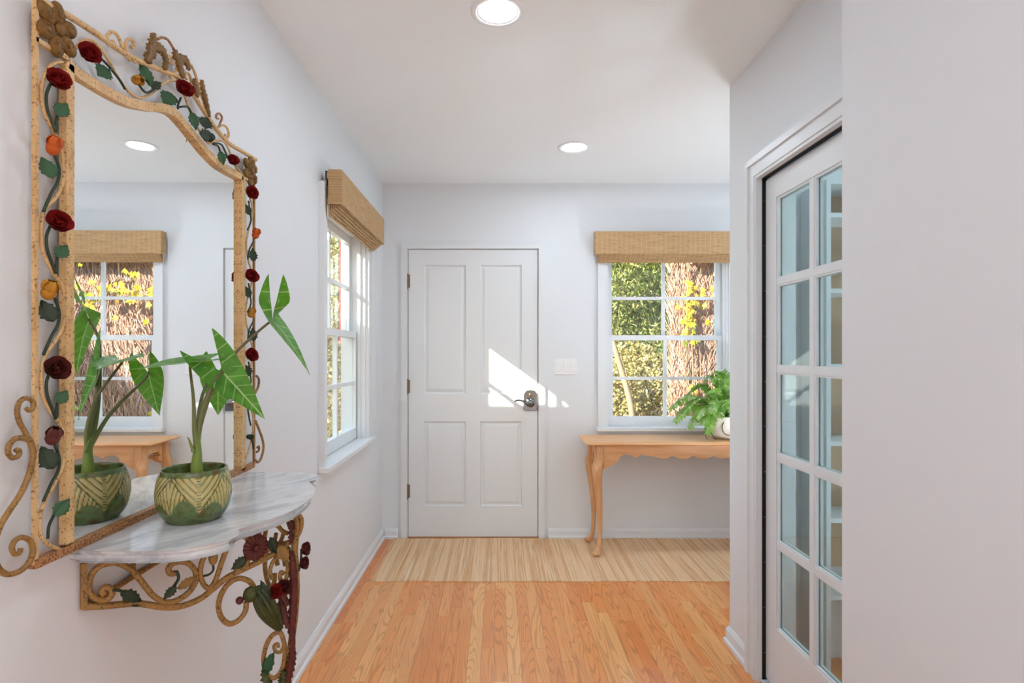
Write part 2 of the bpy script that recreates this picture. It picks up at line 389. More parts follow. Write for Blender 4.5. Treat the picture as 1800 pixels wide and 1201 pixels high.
# ---------------------------------------------------------------- front door
def panel_door():
    d = struct(empty('door_1', (0,0,0)), 'white four-panel front door', 'door'); yf = WB-.002
    S = 247.5; X = lambda px: (px-VX)/S; Z = lambda py: EYE-(py-VY)/S
    x0, x1, z0, z1 = X(718), X(945), .012, Z(439.5)
    pans = [(745,819,466,693),(844,917,466,693),(743,818,741,890),(843,917,741,890)]
    ps = [(X(a), X(b), Z(dn), Z(u)) for a, b, u, dn in pans]
    xa, xb, xc, xd = ps[0][0], ps[0][1], ps[1][0], ps[1][1]; za, zb, zc, zd = ps[2][2], ps[2][3], ps[0][2], ps[0][3]
    mk('door_frame', bx((x0, xa, yf, yf+.044, z0, z1), (xd, x1, yf, yf+.044, z0, z1), (xb, xc, yf, yf+.044, za, zd),
       (xa, xd, yf, yf+.044, z0, za), (xa, xb, yf, yf+.044, zb, zc), (xc, xd, yf, yf+.044, zb, zc), (xa, xd, yf, yf+.044, zd, z1)), m_trim, d)
    for (a, b, c) in ((xa, xb, 0), (xc, xd, 0)):
        for (u, v) in ((za, zb), (zc, zd)):
            bm = bmesh.new(); lv = [(0, .0), (.006, .012), (.014, .013), (.034, .004)]; rings = []
            for o, dp in lv:
                rings.append([bm.verts.new(p) for p in ((a+o, yf+dp, u+o), (b-o, yf+dp, u+o), (b-o, yf+dp, v-o), (a+o, yf+dp, v-o))])
            back = [bm.verts.new(p) for p in ((a, yf+.04, u), (b, yf+.04, u), (b, yf+.04, v), (a, yf+.04, v))]
            for A, B in zip([back]+rings, rings):
                for k in range(4): bm.faces.new((A[k], A[(k+1)%4], B[(k+1)%4], B[k]))
            bm.faces.new(rings[-1]); bm.faces.new(back[::-1])
            mk('panel', bm, m_trim, d)
    for py in (495, 680, 864):
        z = Z(py); bm = bmesh.new()
        for k in range(3): tube(bm, [(x0-.004, yf-.006, z-.045+k*.031), (x0-.004, yf-.006, z-.016+k*.031)], .006, 8)
        for s in (-.05, .05): sphere(bm, (x0-.004, yf-.006, z+s), .006, 8, 5)
        box(bm, x0-.018, x0+.012, yf-.0025, yf-.0005, z-.045, z+.048)
        mk('hinge', bm, m_brass, d)
    cx, cz = X(932), Z(704.5); bm = bmesh.new()
    sh = [(-.044,-.07),(.046,-.07),(.05,-.06),(.05,.045),(.035,.07),(0,.076),(-.03,.07),(-.046,.045),(-.048,-.06)]
    prism(bm, [(a, b) for a, b in sh], lambda a, b, k: (cx+a, yf-(.012 if k else 0), cz+b))
    pl = mk('handle_plate', bm, m_chrome, d, bevel=.003); pl['label'] = 'dark nickel handle plate'
    bm = bmesh.new(); lathe(bm, [(.034,0),(.034,.006),(.026,.014),(.012,.018),(.012,.045),(.016,.05),(.006,.056)], 20)
    bmesh.ops.rotate(bm, verts=bm.verts[:], matrix=Matrix.Rotation(pi/2, 3, 'X')); bmesh.ops.translate(bm, verts=bm.verts[:], vec=(cx, yf-.012, cz-.012)); mk('handle_rose', bm, m_chrome, pl, True)
    bm = bmesh.new(); tube(bm, cat([(cx, yf-.058, cz-.012), (cx-.03, yf-.06, cz-.014), (cx-.06, yf-.058, cz+.004), (cx-.09, yf-.055, cz+.008), (cx-.112, yf-.052, cz-.002)]), [.01,.008,.007,.006,.005], 8); mk('lever', bm, m_chrome, pl, True)
    bm = bmesh.new(); lathe(bm, [(.013,0),(.013,.006),(.009,.009)], 16)
    bmesh.ops.rotate(bm, verts=bm.verts[:], matrix=Matrix.Rotation(pi/2, 3, 'X')); bmesh.ops.translate(bm, verts=bm.verts[:], vec=(cx+.002, yf-.012, cz+.042)); mk('keyhole', bm, m_brass, pl, True)
    # frame and casing
    g = .004; y0 = WB-.016
    struct(mk('trim_1', bx((-.655, x0-g, WB, WB+.15, 0, 2.06), (x1+g, .305, WB, WB+.15, 0, 2.06), (x0-g, x1+g, WB, WB+.15, z1+g, 2.06),
       (x0-.052, x0-g-.004, y0, WB, 0, z1+.04), (x1+g+.004, x1+.052, y0, WB, 0, z1+.04), (x0-g-.004, x1+g+.004, y0, WB, z1+g+.004, z1+.04),
       (x0-.006, x1+.006, WB+.046, WB+.06, 0, z1+g)), m_trim), 'white frame and casing around the front door', 'trim')
    struct(mk('trim_2', bx((x0-.004, x1+.004, WB-.02, WB+.15, 0, .011)), m_thresh, bevel=.003), 'oak threshold under the front door', 'trim')
panel_door()

# light switch
def switch():
    S = 247.5; r = tag(empty('light_switch', ((994-VX)/S, WB, EYE-(644.5-VY)/S)), 'white triple light switch plate beside the front door', 'switch')
    mk('wall_plate', bx((-.081, .081, -.006, 0, -.058, .058)), m_plastic, r, bevel=.003)
    for k, x in enumerate((-.048, 0, .048)):
        o = mk('rocker', bx((x-.017, x+.017, -.010, -.0055, -.034, .034)), m_plastic, r, bevel=.0015)
        if k: mk('rocker_lever', bx((x-.014, x+.014, -.0135, -.0105, .0, .03 if k == 1 else .018)), m_plastic, o, bevel=.001)
        for z in (-.048, .048): pass
    for x in (-.048, 0, .048):
        for z in (-.046, .046):
            bm = bmesh.new(); sphere(bm, (x, -.006, z), .003, 8, 5, (1,.4,1)); mk('screw', bm, m_plastic, r)
switch()

# ---------------------------------------------------------------- glazed pocket door on the right
def glazed_door():
    d = struct(empty('door_2', (0,0,0)), 'white pocket door with ten glass panes', 'door'); x0, x1 = 1.068, 1.102
    ya, yb = 1.592, 2.283; zt = 1.998; st = .1; g0, g1 = .253, 1.91; m = .0125
    yc = (ya+yb)/2
    fr = mk('door_frame', bx((x0, x1, ya, ya+st, .02, zt), (x0, x1, yb-st, yb, .02, zt), (x0, x1, ya+st, yb-st, .02, g0), (x0, x1, ya+st, yb-st, g1, zt)), m_trim, d)
    mk('muntin', bx((x0+.002, x1-.002, yc-m, yc+m, g0, g1)), m_trim, d)
    pitch = (g1-g0+2*m*.9)/5
    cols = ((ya+st, yc-m), (yc+m, yb-st))
    for a, b in cols:
        for k in range(1, 5): mk('muntin', bx((x0+.002, x1-.002, a, b, g0+k*pitch-2*m*.9, g0+k*pitch)), m_trim, d)
        for k in range(5):
            za, zb = g0+k*pitch, g0+(k+1)*pitch-2*m*.9
            p = mk('pane', bx(((x0+x1)/2-.002, (x0+x1)/2+.002, a, b, za, zb)), m_glass2, d)
            e = .007
            mk('glazing_bead', bx(*[q for s0, s1 in ((x0+.004, x0+.014), (x1-.014, x1-.004)) for q in ((s0, s1, a, a+e, za, zb), (s0, s1, b-e, b, za, zb), (s0, s1, a+e, b-e, za, za+e), (s0, s1, a+e, b-e, zb-e, zb))]), m_trim, p)
    c0, c1 = WR-.02, WR; c = .088
    struct(mk('trim_3', bx((c0, c1, DY1, DY1+c, 0, DZ+c), (c0, c1, DY0, DY1, DZ, DZ+c), (c0-.008, c0, DY1+c-.026, DY1+c, 0, DZ+c), (c0-.008, c0, DY0, DY1+c-.026, DZ+c-.026, DZ+c),
       (c0-.004, c0, DY1+.012, DY1+.03, 0, DZ+.03), (c0-.004, c0, DY0, DY1+.012, DZ+.012, DZ+.03),
       (WR, WR+.012, DY1-.001, DY1+.001, 0, DZ)), m_trim), 'white moulded casing around the glazed door', 'trim')
    jr = struct(mk('trim_4', bx((WR+.004, WR+.022, DY1-.004, DY1, 0, DZ-.004), (WR+.004, WR+.022, DY0, DY1, DZ-.004, DZ)), m_black), 'black channel strip in the pocket door jamb', 'trim')
    ub = bmesh.new(); sphere(ub, (0,0,0), .003, 8, 5); me = bpy.data.meshes.new('screw'); ub.to_mesh(me); ub.free(); me.materials.append(m_chrome.m)
    for k in range(11): inst('screw', me, jr, (WR+.012, DY1-.0045, .12+k*.18))
    for k in range(4): inst('screw', me, jr, (WR+.012, DY0+.1+k*.18, DZ-.0045))
    struct(mk('trim_5', bx((WR, WR+.12, DY0, DY1, 0, .012)), m_trim, bevel=.003), 'white sill strip under the glazed door', 'trim')
glazed_door()

# shelving seen through the glass
def shelving():
    r = tag(empty('shelf_unit', (1.30, 2.25, 0)), 'white shelf unit with tan back seen through the glazed door', 'shelves'); W, D = .9, .19
    mk('side_panel', bx((0, .018, 0, D, 0, 2.0)), m_trim, r); mk('side_panel', bx((W-.018, W, 0, D, 0, 2.0)), m_trim, r)
    mk('back_panel', bx((.018, W-.018, D-.01, D, .4, 2.0)), m_tan, r)
    for z in (.335, .64, .945, 1.25, 1.55, 1.85, 1.982): mk('shelf', bx((.018, W-.018, 0, D-.01, z, z+.018)), m_trim, r)
shelving()

# ---------------------------------------------------------------- downlights
def downlight(x, y, label):
    r = tag(empty('recessed_downlight', (x, y, CEIL)), label, 'light', 'recessed ceiling downlights')
    bm = bmesh.new(); lathe(bm, [(.095,0),(.095,-.003),(.088,-.006),(.074,-.005),(.066,.0),(.066,-.0005),(.09,-.0002)], 40, close=False); mk('trim_ring', bm, m_plastic, r, True)
    bm = bmesh.new(); lathe(bm, [(.0655,-.003),(.05,-.0035),(.002,-.0036),(.002,-.002),(.0655,-.001)], 40); mk('diffuser', bm, m_lamp, r)
downlight(0, 2.01, 'large recessed ceiling downlight cut by the top edge of the view')
downlight(.446, 3.33, 'recessed ceiling downlight nearer the front door')
for x, y, l in ((0, .3, 'added unseen downlight in the hall ceiling behind the viewer'), (1.75, 1.7, 'added unseen downlight in the room beyond the glazed door'), (2.0, 3.3, 'added unseen downlight at the hidden right end of the foyer'),
                (.3, -1.6, 'added unseen downlight at the left front of the living room'), (.3, -3.3, 'added unseen downlight at the left rear of the living room'), (2.6, -1.6, 'added unseen downlight at the right front of the living room'), (2.6, -3.3, 'added unseen downlight at the right rear of the living room')):
    downlight(x, y, l)  # extra downlights out of view, added to brighten the rooms

# unseen fill lights added to brighten the ceiling, shaped as can uplighters
def uplighter(x, y, power, label, plinth=0.0, col=(.70,.86,1,1)):
    r = tag(empty('fill_uplighter', (x, y, plinth)), label, 'fill light', 'added fill uplighters')
    if plinth: mk('plinth', bx((-.13, .13, -.13, .13, -plinth, -.001)), m_plastic, r, bevel=.006)
    bm = bmesh.new(); lathe(bm, [(.001,0),(.13,0),(.14,.01),(.14,.2),(.136,.203),(.134,.2),(.134,.16),(.001,.16)], 32, close=False); mk('fill_light_body', bm, m_plastic, r, True)
    bm = bmesh.new(); lathe(bm, [(.133,.193),(.001,.193),(.001,.189),(.133,.189)], 32, close=False); mk('lamp_diffuser', bm, fill_light_mat(power, col), r)
uplighter(1.5, 3.1, 38, 'added unseen fill uplighter on a plinth at the hidden right end of the foyer', .44, (.87,.94,1,1))
uplighter(.5, -.5, 34, 'added unseen fill uplighter on the hall floor behind the viewer')
uplighter(2.5, -2.4, 55, 'added unseen fill uplighter in the middle of the living room')
uplighter(2.2, 1.2, 60, 'added unseen fill uplighter in the room beyond the glazed door')

# ---------------------------------------------------------------- rug
bm = bmesh.new(); nx, ny = 120, 24; X0, X1, Y0, Y1 = -.727, 2.35, 3.262, 4.016; G = []
for j in range(ny+1):
    row = []
    for i in range(nx+1):
        u, v = i/nx, j/ny; xx = X0+(X1-X0)*u; yy = Y0+(Y1-Y0)*v
        if j == 0: yy += .004*sin(xx*9)+.002*sin(xx*41)
        if i == 0: xx += .004*sin(yy*14)
        z = .007+.0012*sin(xx*7+yy*5)+.0008*sin(xx*23)
        row.append(bm.verts.new((xx, yy, z)))
    G.append(row)
for j in range(ny):
    for i in range(nx): bm.faces.new((G[j][i], G[j][i+1], G[j+1][i+1], G[j+1][i]))
r = bmesh.ops.extrude_face_region(bm, geom=bm.faces[:])
for v in [g for g in r['geom'] if isinstance(g, bmesh.types.BMVert)]: v.co.z = .0005
tag(mk('jute_rug', bm, m_rug), 'long striped natural jute runner lying before the front door', 'rug')

# ---------------------------------------------------------------- pine console table
def pine_table():
    r = tag(empty('console_table', (0,0,.008)), 'pine console table with cabriole legs and scalloped apron under the window', 'table'); zt = .745-.008
    xa, xb, ya, yb = .565, 1.95, 3.625, 3.985
    bm = bmesh.new(); lv = [(.012,-.024),(0,-.016),(0,-.012),(.016,-.002),(.02,0)]
    R = [[bm.verts.new(p) for p in ((xa+o, ya+o, zt+z), (xb-o, ya+o, zt+z), (xb-o, yb-o, zt+z), (xa+o, yb-o, zt+z))] for o, z in lv]
    for A, B in zip(R, R[1:]):
        for k in range(4): bm.faces.new((A[k], A[(k+1)%4], B[(k+1)%4], B[k]))
    bm.faces.new(R[-1]); bm.faces.new(R[0][::-1]); mk('table_top', bm, m_pine_x, r)
    az = zt-.024; L = .655; Rr = xb-.09; fy, by = ya+.055, yb-.055
    pts = [(0,.115),(.085,.115),(.118,.108),(.128,.075),(.165,.058),(.2,.063),(.235,.082),(.245,.072),(.275,.062),(.33,.07),(.39,.085),(.43,.086),(.47,.07),(.5,.08),(.535,.09),(.57,.085),(.6,.07)]
    W = Rr-L; half = [(x, z) for x, z in pts]; full = half+[(W-x, z) for x, z in reversed(half)]
    poly = [(0,0)]+[(x, -z) for x, z in full]+[(W,0)]
    bm = bmesh.new(); prism(bm, poly, lambda a, b, k: (L+a, fy-(.0 if k else .02), az+b)); mk('apron', bm, m_pine_x, r)
    bm = bmesh.new(); prism(bm, [(0,0),(0,-.1),(W,-.1),(W,0)], lambda a, b, k: (L+a, by+(.0 if k else .02), az+b)); mk('apron', bm, m_pine_x, r)
    sp = [(0,0),(0,-.1),(.05,-.1),(.07,-.07),(by-fy-.07,-.07),(by-fy-.05,-.1),(by-fy,-.1),(by-fy,0)]
    for xx in (L, Rr):
        bm = bmesh.new(); prism(bm, sp, lambda a, b, k: (xx+(.01 if k else -.01), fy+a, az+b)); mk('apron', bm, m_pine_x, r)
    for sx, xx in ((-1, L), (1, Rr)):
        for sy, yy in ((-1, fy), (1, by)):
            bm = bmesh.new(); o = Vector((sx, sy, 0)).normalized()
            prof = [(.0,az,.031),(.0,az-.08,.031),(.004,az-.105,.033),(.016,az-.135,.036),(.022,az-.165,.034),(.018,az-.22,.029),(.008,az-.30,.0245),(-.004,az-.40,.0205),(-.010,az-.50,.0175),(-.008,az-.58,.0155),(.002,.06,.016),(.016,.035,.021),(.026,.02,.027),(.028,.008,.024),(.026,0,.016)]
            path = cat([Vector((a, z, rr)) for a, z, rr in prof], 3); rings = []
            for k, q in enumerate(path):
                c = Vector((xx, yy, 0))+o*q.x; sq = max(0, min(1, (q.y-(az-.13))/.03))
                ring = []
                for j in range(12):
                    an = 2*pi*j/12+pi/12; rad = q.z; ca, sa = cos(an), sin(an)
                    e = 1/max(abs(ca), abs(sa)); rad *= (1-sq)+sq*e*.9
                    ring.append(bm.verts.new((c.x+ca*rad, c.y+sa*rad, q.y)))
                rings.append(ring)
            for A, B in zip(rings, rings[1:]):
                for j in range(12): bm.faces.new((A[j], A[(j+1)%12], B[(j+1)%12], B[j]))
            bm.faces.new(rings[0]); bm.faces.new(rings[-1][::-1]); mk('leg', bm, m_pine_z, r, True)
            # knee brackets
            bm = bmesh.new(); w = -sx
            prism(bm, [(.028,az-.1),(.108,az-.112),(.092,az-.128),(.06,az-.14),(.045,az-.152),(.028,az-.158)], lambda a, b, k: (xx+w*a, yy+(.011 if k else -.011), b)); mk('knee_bracket', bm, m_pine_x, r)
            bm = bmesh.new(); w2 = -sy
            prism(bm, [(.028,az-.1),(.08,az-.104),(.07,az-.125),(.045,az-.135),(.028,az-.155)], lambda a, b, k: (xx+(.011 if k else -.011), yy+w2*a, b)); mk('knee_bracket', bm, m_pine_x, r)
pine_table()

# ---------------------------------------------------------------- shared metal flowers and leaves
def to_mesh(name, bm, mat, smooth=True):
    bmesh.ops.recalc_face_normals(bm, faces=bm.faces[:])
    me = bpy.data.meshes.new(name); bm.to_mesh(me); bm.free(); me.materials.append(mat.m)
    if smooth: me.polygons.foreach_set('use_smooth', [True]*len(me.polygons))
    return me
def petal(bm, rot, tilt, L, W, base, curl=.35):
    """a cupped petal starting at the centre, local z is the flower's axis"""
    n, m = 4, 4; G = []
    for i in range(n+1):
        t = i/n; row = []
        for j in range(m+1):
            s = (j/m-.5)*2; w = W*sin(pi*min(.96, .18+.62*t))*s
            rr = base+L*t*cos(tilt+curl*t); z = L*t*sin(tilt+curl*t)+.18*W*s*s-(.15*L*max(0, t-.7))
            p = Vector((rr-.25*W*s*s, w, z)); row.append(bm.verts.new(Matrix.Rotation(rot, 3, 'Z') @ p))
        G.append(row)
    for i in range(n):
        for j in range(m): bm.faces.new((G[i][j], G[i][j+1], G[i+1][j+1], G[i+1][j]))
def rose_mesh(name, mat):
    rnd = random.Random(3); bm = bmesh.new()
    for k in range(5): petal(bm, k*2*pi/5+.2, .05+.3*rnd.random(), 1.0+.15*rnd.random(), .66, .05, .55)
    for k in range(4): petal(bm, k*2*pi/4+.7, .5+.3*rnd.random(), .9, .52, .1, .45)
    for k in range(3): petal(bm, k*2*pi/3+.1, 1.15, .8, .45, .03, .35)
    sphere(bm, (0,0,.35), .22, 8, 6, (1,1,1.5)); return to_mesh(name, bm, mat)
def bud_mesh(name, mat):
    bm = bmesh.new(); sphere(bm, (0,0,.1), .62, 10, 8, (1,1,1.15))
    for k in range(5): petal(bm, k*2*pi/5, 1.05, 1.25, .62, .42, .62)
    return to_mesh(name, bm, mat)
def leaf_mesh(name, mat, teeth=.0, ln=1.0, wd=.36):
    bm = bmesh.new(); n = 10; G = []
    for i in range(n+1):
        t = i/n; w = wd*sin(pi*(t**.8))*(1+teeth*(1 if i % 2 else -1)); row = []
        for j in range(-2, 3):
            s = j/2; row.append(bm.verts.new((t*ln, w*s, .10*abs(s)*wd*3-.18*t*t)))
        G.append(row)
    for i in range(n):
        for j in range(4): bm.faces.new((G[i][j], G[i][j+1], G[i+1][j+1], G[i+1][j]))
    r = bmesh.ops.extrude_face_region(bm, geom=bm.faces[:])
    for v in [g for g in r['geom'] if isinstance(g, bmesh.types.BMVert)]: v.co.z -= .03
    bmesh.ops.remove_doubles(bm, verts=bm.verts[:], dist=1e-4)
    return to_mesh(name, bm, mat)
R_red, R_mar = rose_mesh('rose', m_red), rose_mesh('rose', m_maroon)
B_or, B_ye, B_mar, B_grn = bud_mesh('bud', m_orange), bud_mesh('bud', m_yellow), bud_mesh('bud', m_maroon), bud_mesh('bud', m_greend)
LF_g, LF_d, LF_o, LF_y = leaf_mesh('leaf', m_greeni, .12), leaf_mesh('leaf', m_greend, .16), leaf_mesh('leaf', m_olive, .14), leaf_mesh('leaf', m_gold, .14)
def frame_mtx(o, xdir, zdir, s):
    x = Vector(xdir).normalized(); z = Vector(zdir); z = (z-x*z.dot(x)).normalized(); y = z.cross(x)
    m = Matrix((x, y, z)).transposed().to_4x4(); return Matrix.Translation(o) @ m @ Matrix.Diagonal((s, s, s, 1))
def put_flower(par, name, me, o, face, s, spin=0):
    if name == 'rose': s *= 1.08
    z = Vector(face).normalized(); x = z.orthogonal().normalized()
    return inst(name, me, par, mtx=frame_mtx(o, x, z, s) @ Matrix.Rotation(spin, 4, 'Z'))
def put_leaf(par, me, o, tip, nrm, wide=1.0):
    d = Vector(tip)-Vector(o); m = frame_mtx(o, d, nrm, d.length)
    return inst('leaf', me, par, mtx=m @ Matrix.Diagonal((1, wide, 1, 1)))

# ---------------------------------------------------------------- wrought iron mirror
def iron_mirror():
    XM = -.795
    P = lambda a, b, X=XM: onX(a, b, X)
    r = tag(empty('iron_mirror', (-.795, 1.41, .95)), 'ornate cream iron mirror with painted roses and scrolls on the left wall', 'mirror')
    off = Vector((-.795, 1.41, .95)); inv = lambda o: (setattr(o, 'matrix_parent_inverse', Matrix.Translation(-off)), o)[1]
    def wire(name, pts, rad, mat, X=XM, n=6, par=None, flat=None, sides=7):
        bm = bmesh.new(); tube(bm, cat([P(a, b, X) for a, b in pts], n) if n > 1 else [P(a, b, X) for a, b in pts], rad, sides, flat=flat)
        o = mk(name, bm, mat, r, True); return inv(o)
    def bar(name, pts, w, d, mat, x0, n=6):
        """flat bar following pixel points: width w in the mirror plane, from x0 to x0+d off the wall"""
        C = cat([P(a, b, x0+d) for a, b in pts], n) if n > 1 else [P(a, b, x0+d) for a, b in pts]
        bm = bmesh.new(); R = []
        for i, p in enumerate(C):
            t = (C[min(i+1, len(C)-1)]-C[max(i-1, 0)]).normalized(); s = Vector((0, -t.z, t.y))*w/2
            R.append([bm.verts.new((x, p.y+q*s.y, p.z+q*s.z)) for x, q in ((x0, -1), (x0+d, -1), (x0+d, 1), (x0, 1))])
        for A, B in zip(R, R[1:]):
            for k in range(4): bm.faces.new((A[k], A[(k+1)%4], B[(k+1)%4], B[k]))
        bm.faces.new(R[0]); bm.faces.new(R[-1][::-1]); return inv(mk(name, bm, mat, r))
    # inner frame
    yl, yr = .79*F/(875-124)*1e-0/1, .79*F/(875-428.5)
    bar('inner_stile', [(124,112),(124,955)], .0195, .014, m_cream, -.804, 1)
    bar('inner_stile', [(428.5,311),(428.5,827)], .021, .014, m_cream, -.804, 1)
    top = [(123,112),(140,129),(166,146),(200,166),(233,181),(266,188),(290,190),(308,198),(325,216),(347,243),(369,270),(394,293),(428,312)]
    bar('inner_arch', top, .0195, .014, m_cream, -.804, 5)
    bar('bottom_rail', [(64,993),(124,966),(428,828),(448,817)], .016, .014, m_creamr, -.804, 1)
    # glass, a hair out of parallel with the wall
    pts = [P(a, b, -.80) for a, b in [(120,960)]+[(120,116)]+top[1:]+[(432,318),(432,824)]]
    bm = bmesh.new(); prism(bm, [(p.y, p.z) for p in pts], lambda a, b, k: (-.8005-(a-1.41)*.0082-(.003 if k else 0), a, b))
    g = inv(mk('mirror_glass', bm, m_mirror, r)); g['label'] = 'silvered mirror glass'
    # outer rails
    bar('outer_rail', [(65,-6),(64,992)], .0085, .006, m_cream, -.799, 1)
    bar('outer_rail', [(448,281),(448,817)], .009, .006, m_gold, -.799, 1)
    otop = [(64,-8),(90,12),(125,31),(170,60),(210,88),(250,110),(290,126),(310,134),(330,152),(350,182),(372,216),(400,250),(425,266),(450,281)]
    wire('outer_arch', otop, .0062, m_cream)
    bar('corner_bar', [(64,68),(120,102)], .008, .010, m_cream, -.803, 1)
    bar('corner_bar', [(430,312),(449,322)], .008, .010, m_cream, -.803, 1)
    # vine wires
    wire('vine_wire', [(110,108),(90,115),(76,138),(72,170),(80,205),(95,232),(106,255),(112,285),(112,315),(100,345),(80,365),(74,385),(73,430),(80,455),(95,482),(110,505),(115,535),(112,570),(100,595),(82,620),(74,645),(73,690),(85,718),(103,743),(114,770),(112,812),(98,846),(80,878),(71,905),(70,935),(80,954),(108,968)], .0033, m_cream, n=5)
    wire('vine_wire', [(122,100),(130,88),(142,75),(155,70),(170,78),(190,105),(207,135),(225,160),(245,172),(265,165),(285,148),(300,141),(312,145),(322,162),(332,190),(345,220),(358,243),(368,252),(380,247),(393,249),(402,262),(410,285),(425,305)], .003, m_cream, n=5)
    wire('vine_wire', [(430,330),(440,350),(444,375),(438,400),(433,430),(437,460),(443,480),(441,505),(434,530),(432,560),(438,590),(444,615),(441,645),(434,665),(434,690),(440,715),(445,735),(443,770),(436,795),(431,808)], .003, m_cream, n=5)
    # left strip: stems, leaves, flowers (all a little proud of the frame)
    XF = -.788
    def flower(name, me, px, py, size, spin=0, face=(.75,-.65,.2)): return put_flower(r, name, me, P(px, py, XF)-off, face, size, spin)
    def leaf(me, a, b, c, d, wide=1.0, nrm=(.75,-.65,.1)):
        o = P(a, b, XF); t = P(c, d, XF+.004).lerp(ray(c, d, o.y), .55); t.x = max(t.x, -.797); return put_leaf(r, me, o-off, t-off, nrm, wide)
    def stem(pts, rad=.0026): return wire('stem', pts, rad, m_greend, XF-.002, 5)
    for y0 in (0, 249, 505):
        stem([(90,145+y0),(82,165+y0),(83,190+y0),(91,212+y0),(98,232+y0)]); stem([(98,232+y0),(100,210+y0),(103,195+y0)])
        leaf(LF_g, 100, 204+y0, 119, 181+y0, 1.1)
    for y0 in (0, 252, 510):
        stem([(96,272+y0),(104,296+y0),(102,318+y0),(90,340+y0),(76,372+y0)]); leaf(LF_d if y0 else LF_g, 93, 314+y0, 73, 275+y0, 1.0)
    flower('rose', R_red, 101, 146, .0215, .2, (.75,-.65,.3)); flower('rose', R_red, 101, 394, .022, 1.1, (.75,-.65,.3)); flower('rose', R_mar, 98, 650, .0225, .5, (.75,-.65,.3))
    flower('bud', B_or, 93, 262, .0185, 0, (.5,-.2,1)); flower('bud', B_ye, 85, 516, .0195, .4, (.5,-.2,1)); flower('bud', B_mar, 92, 772, .0185, .9, (.5,-.2,1))
    stem([(84,947),(86,925),(95,905)]); leaf(LF_g, 95, 907, 123, 877, 1.0)
    # top strip
    flower('rose', R_red, 155, 98, .0215, .7); flower('bud', B_ye, 239, 141, .0165, 0, (.9,-.4,-.2)); flower('rose', R_red, 321, 160, .0235, 1.7); flower('bud', B_grn, 363, 235, .018, 0, (.5,.6,-.6)); flower('rose', R_red, 407, 284, .019, 2)
    stem([(168,96),(185,110),(198,125),(212,143),(220,157)]); stem([(198,122),(188,124)]); leaf(LF_g, 190, 122, 172, 132, 1.8)
    stem([(245,150),(255,162),(266,160),(280,148)]); stem([(263,150),(258,140)]); leaf(LF_g, 265, 152, 241, 107, .7); leaf(LF_d, 266, 156, 284, 144, .9)
    stem([(318,172),(313,185),(313,192)]); stem([(313,180),(306,170),(300,169)]); leaf(LF_g, 302, 166, 288, 182, 1.5)
    stem([(316,188),(330,188),(337,200)]); leaf(LF_g, 336, 198, 346, 228, .9); stem([(340,206),(356,218),(362,226)]); leaf(LF_d, 357, 224, 366, 206, 1.6); leaf(LF_d, 350, 236, 372, 240, 1.4)
    stem([(376,252),(390,255),(400,278)]); stem([(374,253),(384,258),(388,272)]); leaf(LF_g, 386, 266, 394, 290, .9)
    # right strip
    flower('rose', R_red, 440, 341, .023, .3); flower('bud', B_or, 449, 414, .019, 0, (.4,-.2,1)); flower('rose', R_red, 439, 487, .024, 1.3); flower('bud', B_ye, 441, 553, .018, 0, (.4,-.2,1)); flower('rose', R_red, 439, 625, .023, .8); flower('bud', B_grn, 437, 768, .013, 0, (1,-.3,0))
    for y0 in (0, 145, 283): stem([(437,353+y0),(440,375+y0),(441,390+y0),(435,404+y0)]); leaf(LF_d, 438, 378+y0, 431, 358+y0, 1.0)
    for y0 in (0, 140): stem([(446,424+y0),(438,440+y0),(436,456+y0)]); leaf(LF_d, 444, 460+y0, 445, 436+y0, .9)
    stem([(435,715),(438,735),(441,748)]); stem([(445,790),(444,778),(439,770)])
    # corner rosettes in bronze
    def rosette(px, py, sx, sy, seed):
        bm = bmesh.new(); c = P(px, py, -.797)
        for k in range(6):
            a = k*pi/3+.5; q = c+Vector((.004, sx*.56*cos(a), sy*.56*sin(a)))
            bmesh.ops.create_uvsphere(bm, u_segments=12, v_segments=8, radius=1, matrix=Matrix.Translation(q) @ Matrix.Rotation(a, 4, 'X') @ Matrix.Diagonal((.009, sx*.43, sy*.30, 1)))
            t = q+Vector((.006, 0, 0)); pts = [t+Vector((.002, sx*(.06+.028*u)*cos(u*1.2+a), sx*(.06+.028*u)*sin(u*1.2+a))) for u in [v*.5 for v in range(9)]]
            tube(bm, pts, .0024, 5)
        sphere(bm, c+Vector((.01,0,0)), sx*.2, 10, 7, (.6,1,1)); return inv(mk('corner_rosette', bm, m_bronze, r, True))
    rosette(96, 52, .052, .052, 1); rosette(438, 301, .052, .05, 2)
    # crest: scrolls and acanthus leaves
    def spiral_pts(cx, cy, r0, turns, a0, sgn=1, n=22, k=1.0, asp=.72):
        return [(cx+asp*r0*(1-.8*i/n)*cos(a0+sgn*turns*2*pi*i/n), cy+r0*k*(1-.8*i/n)*sin(a0+sgn*turns*2*pi*i/n)) for i in range(n+1)]
    wire('crest_scroll', [(228,106),(219,95),(213,78),(207,63),(198,56),(190,60),(187,70),(190,78),(197,80),(200,76),(197,72)], .0036, m_cream)
    wire('crest_scroll', [(238,110),(229,101),(223,88),(221,76),(225,69),(231,70),(235,77),(233,84),(229,81)], .0034, m_cream)
    wire('crest_scroll', [(277,69),(285,66),(295,70),(303,82),(308,92)], .0032, m_creamr)
    wire('crest_scroll', [(318,100),(330,108),(340,122),(346,140),(350,155),(360,185),(369,210)], .0036, m_cream)
    wire('crest_scroll', [(300,137),(294,122),(294,105),(298,99),(303,103),(303,112),(300,110)], .0034, m_cream); wire('crest_scroll', [(300,137),(308,128),(312,115)], .003, m_cream)
    wire('crest_scroll', [(333,160),(336,145),(334,133),(328,128),(325,134),(328,139)], .0034, m_cream)
    wire('crest_scroll', [(370,216),(383,224),(388,214),(390,206),(386,200),(381,201),(380,207),(384,209)], .0032, m_creamr)
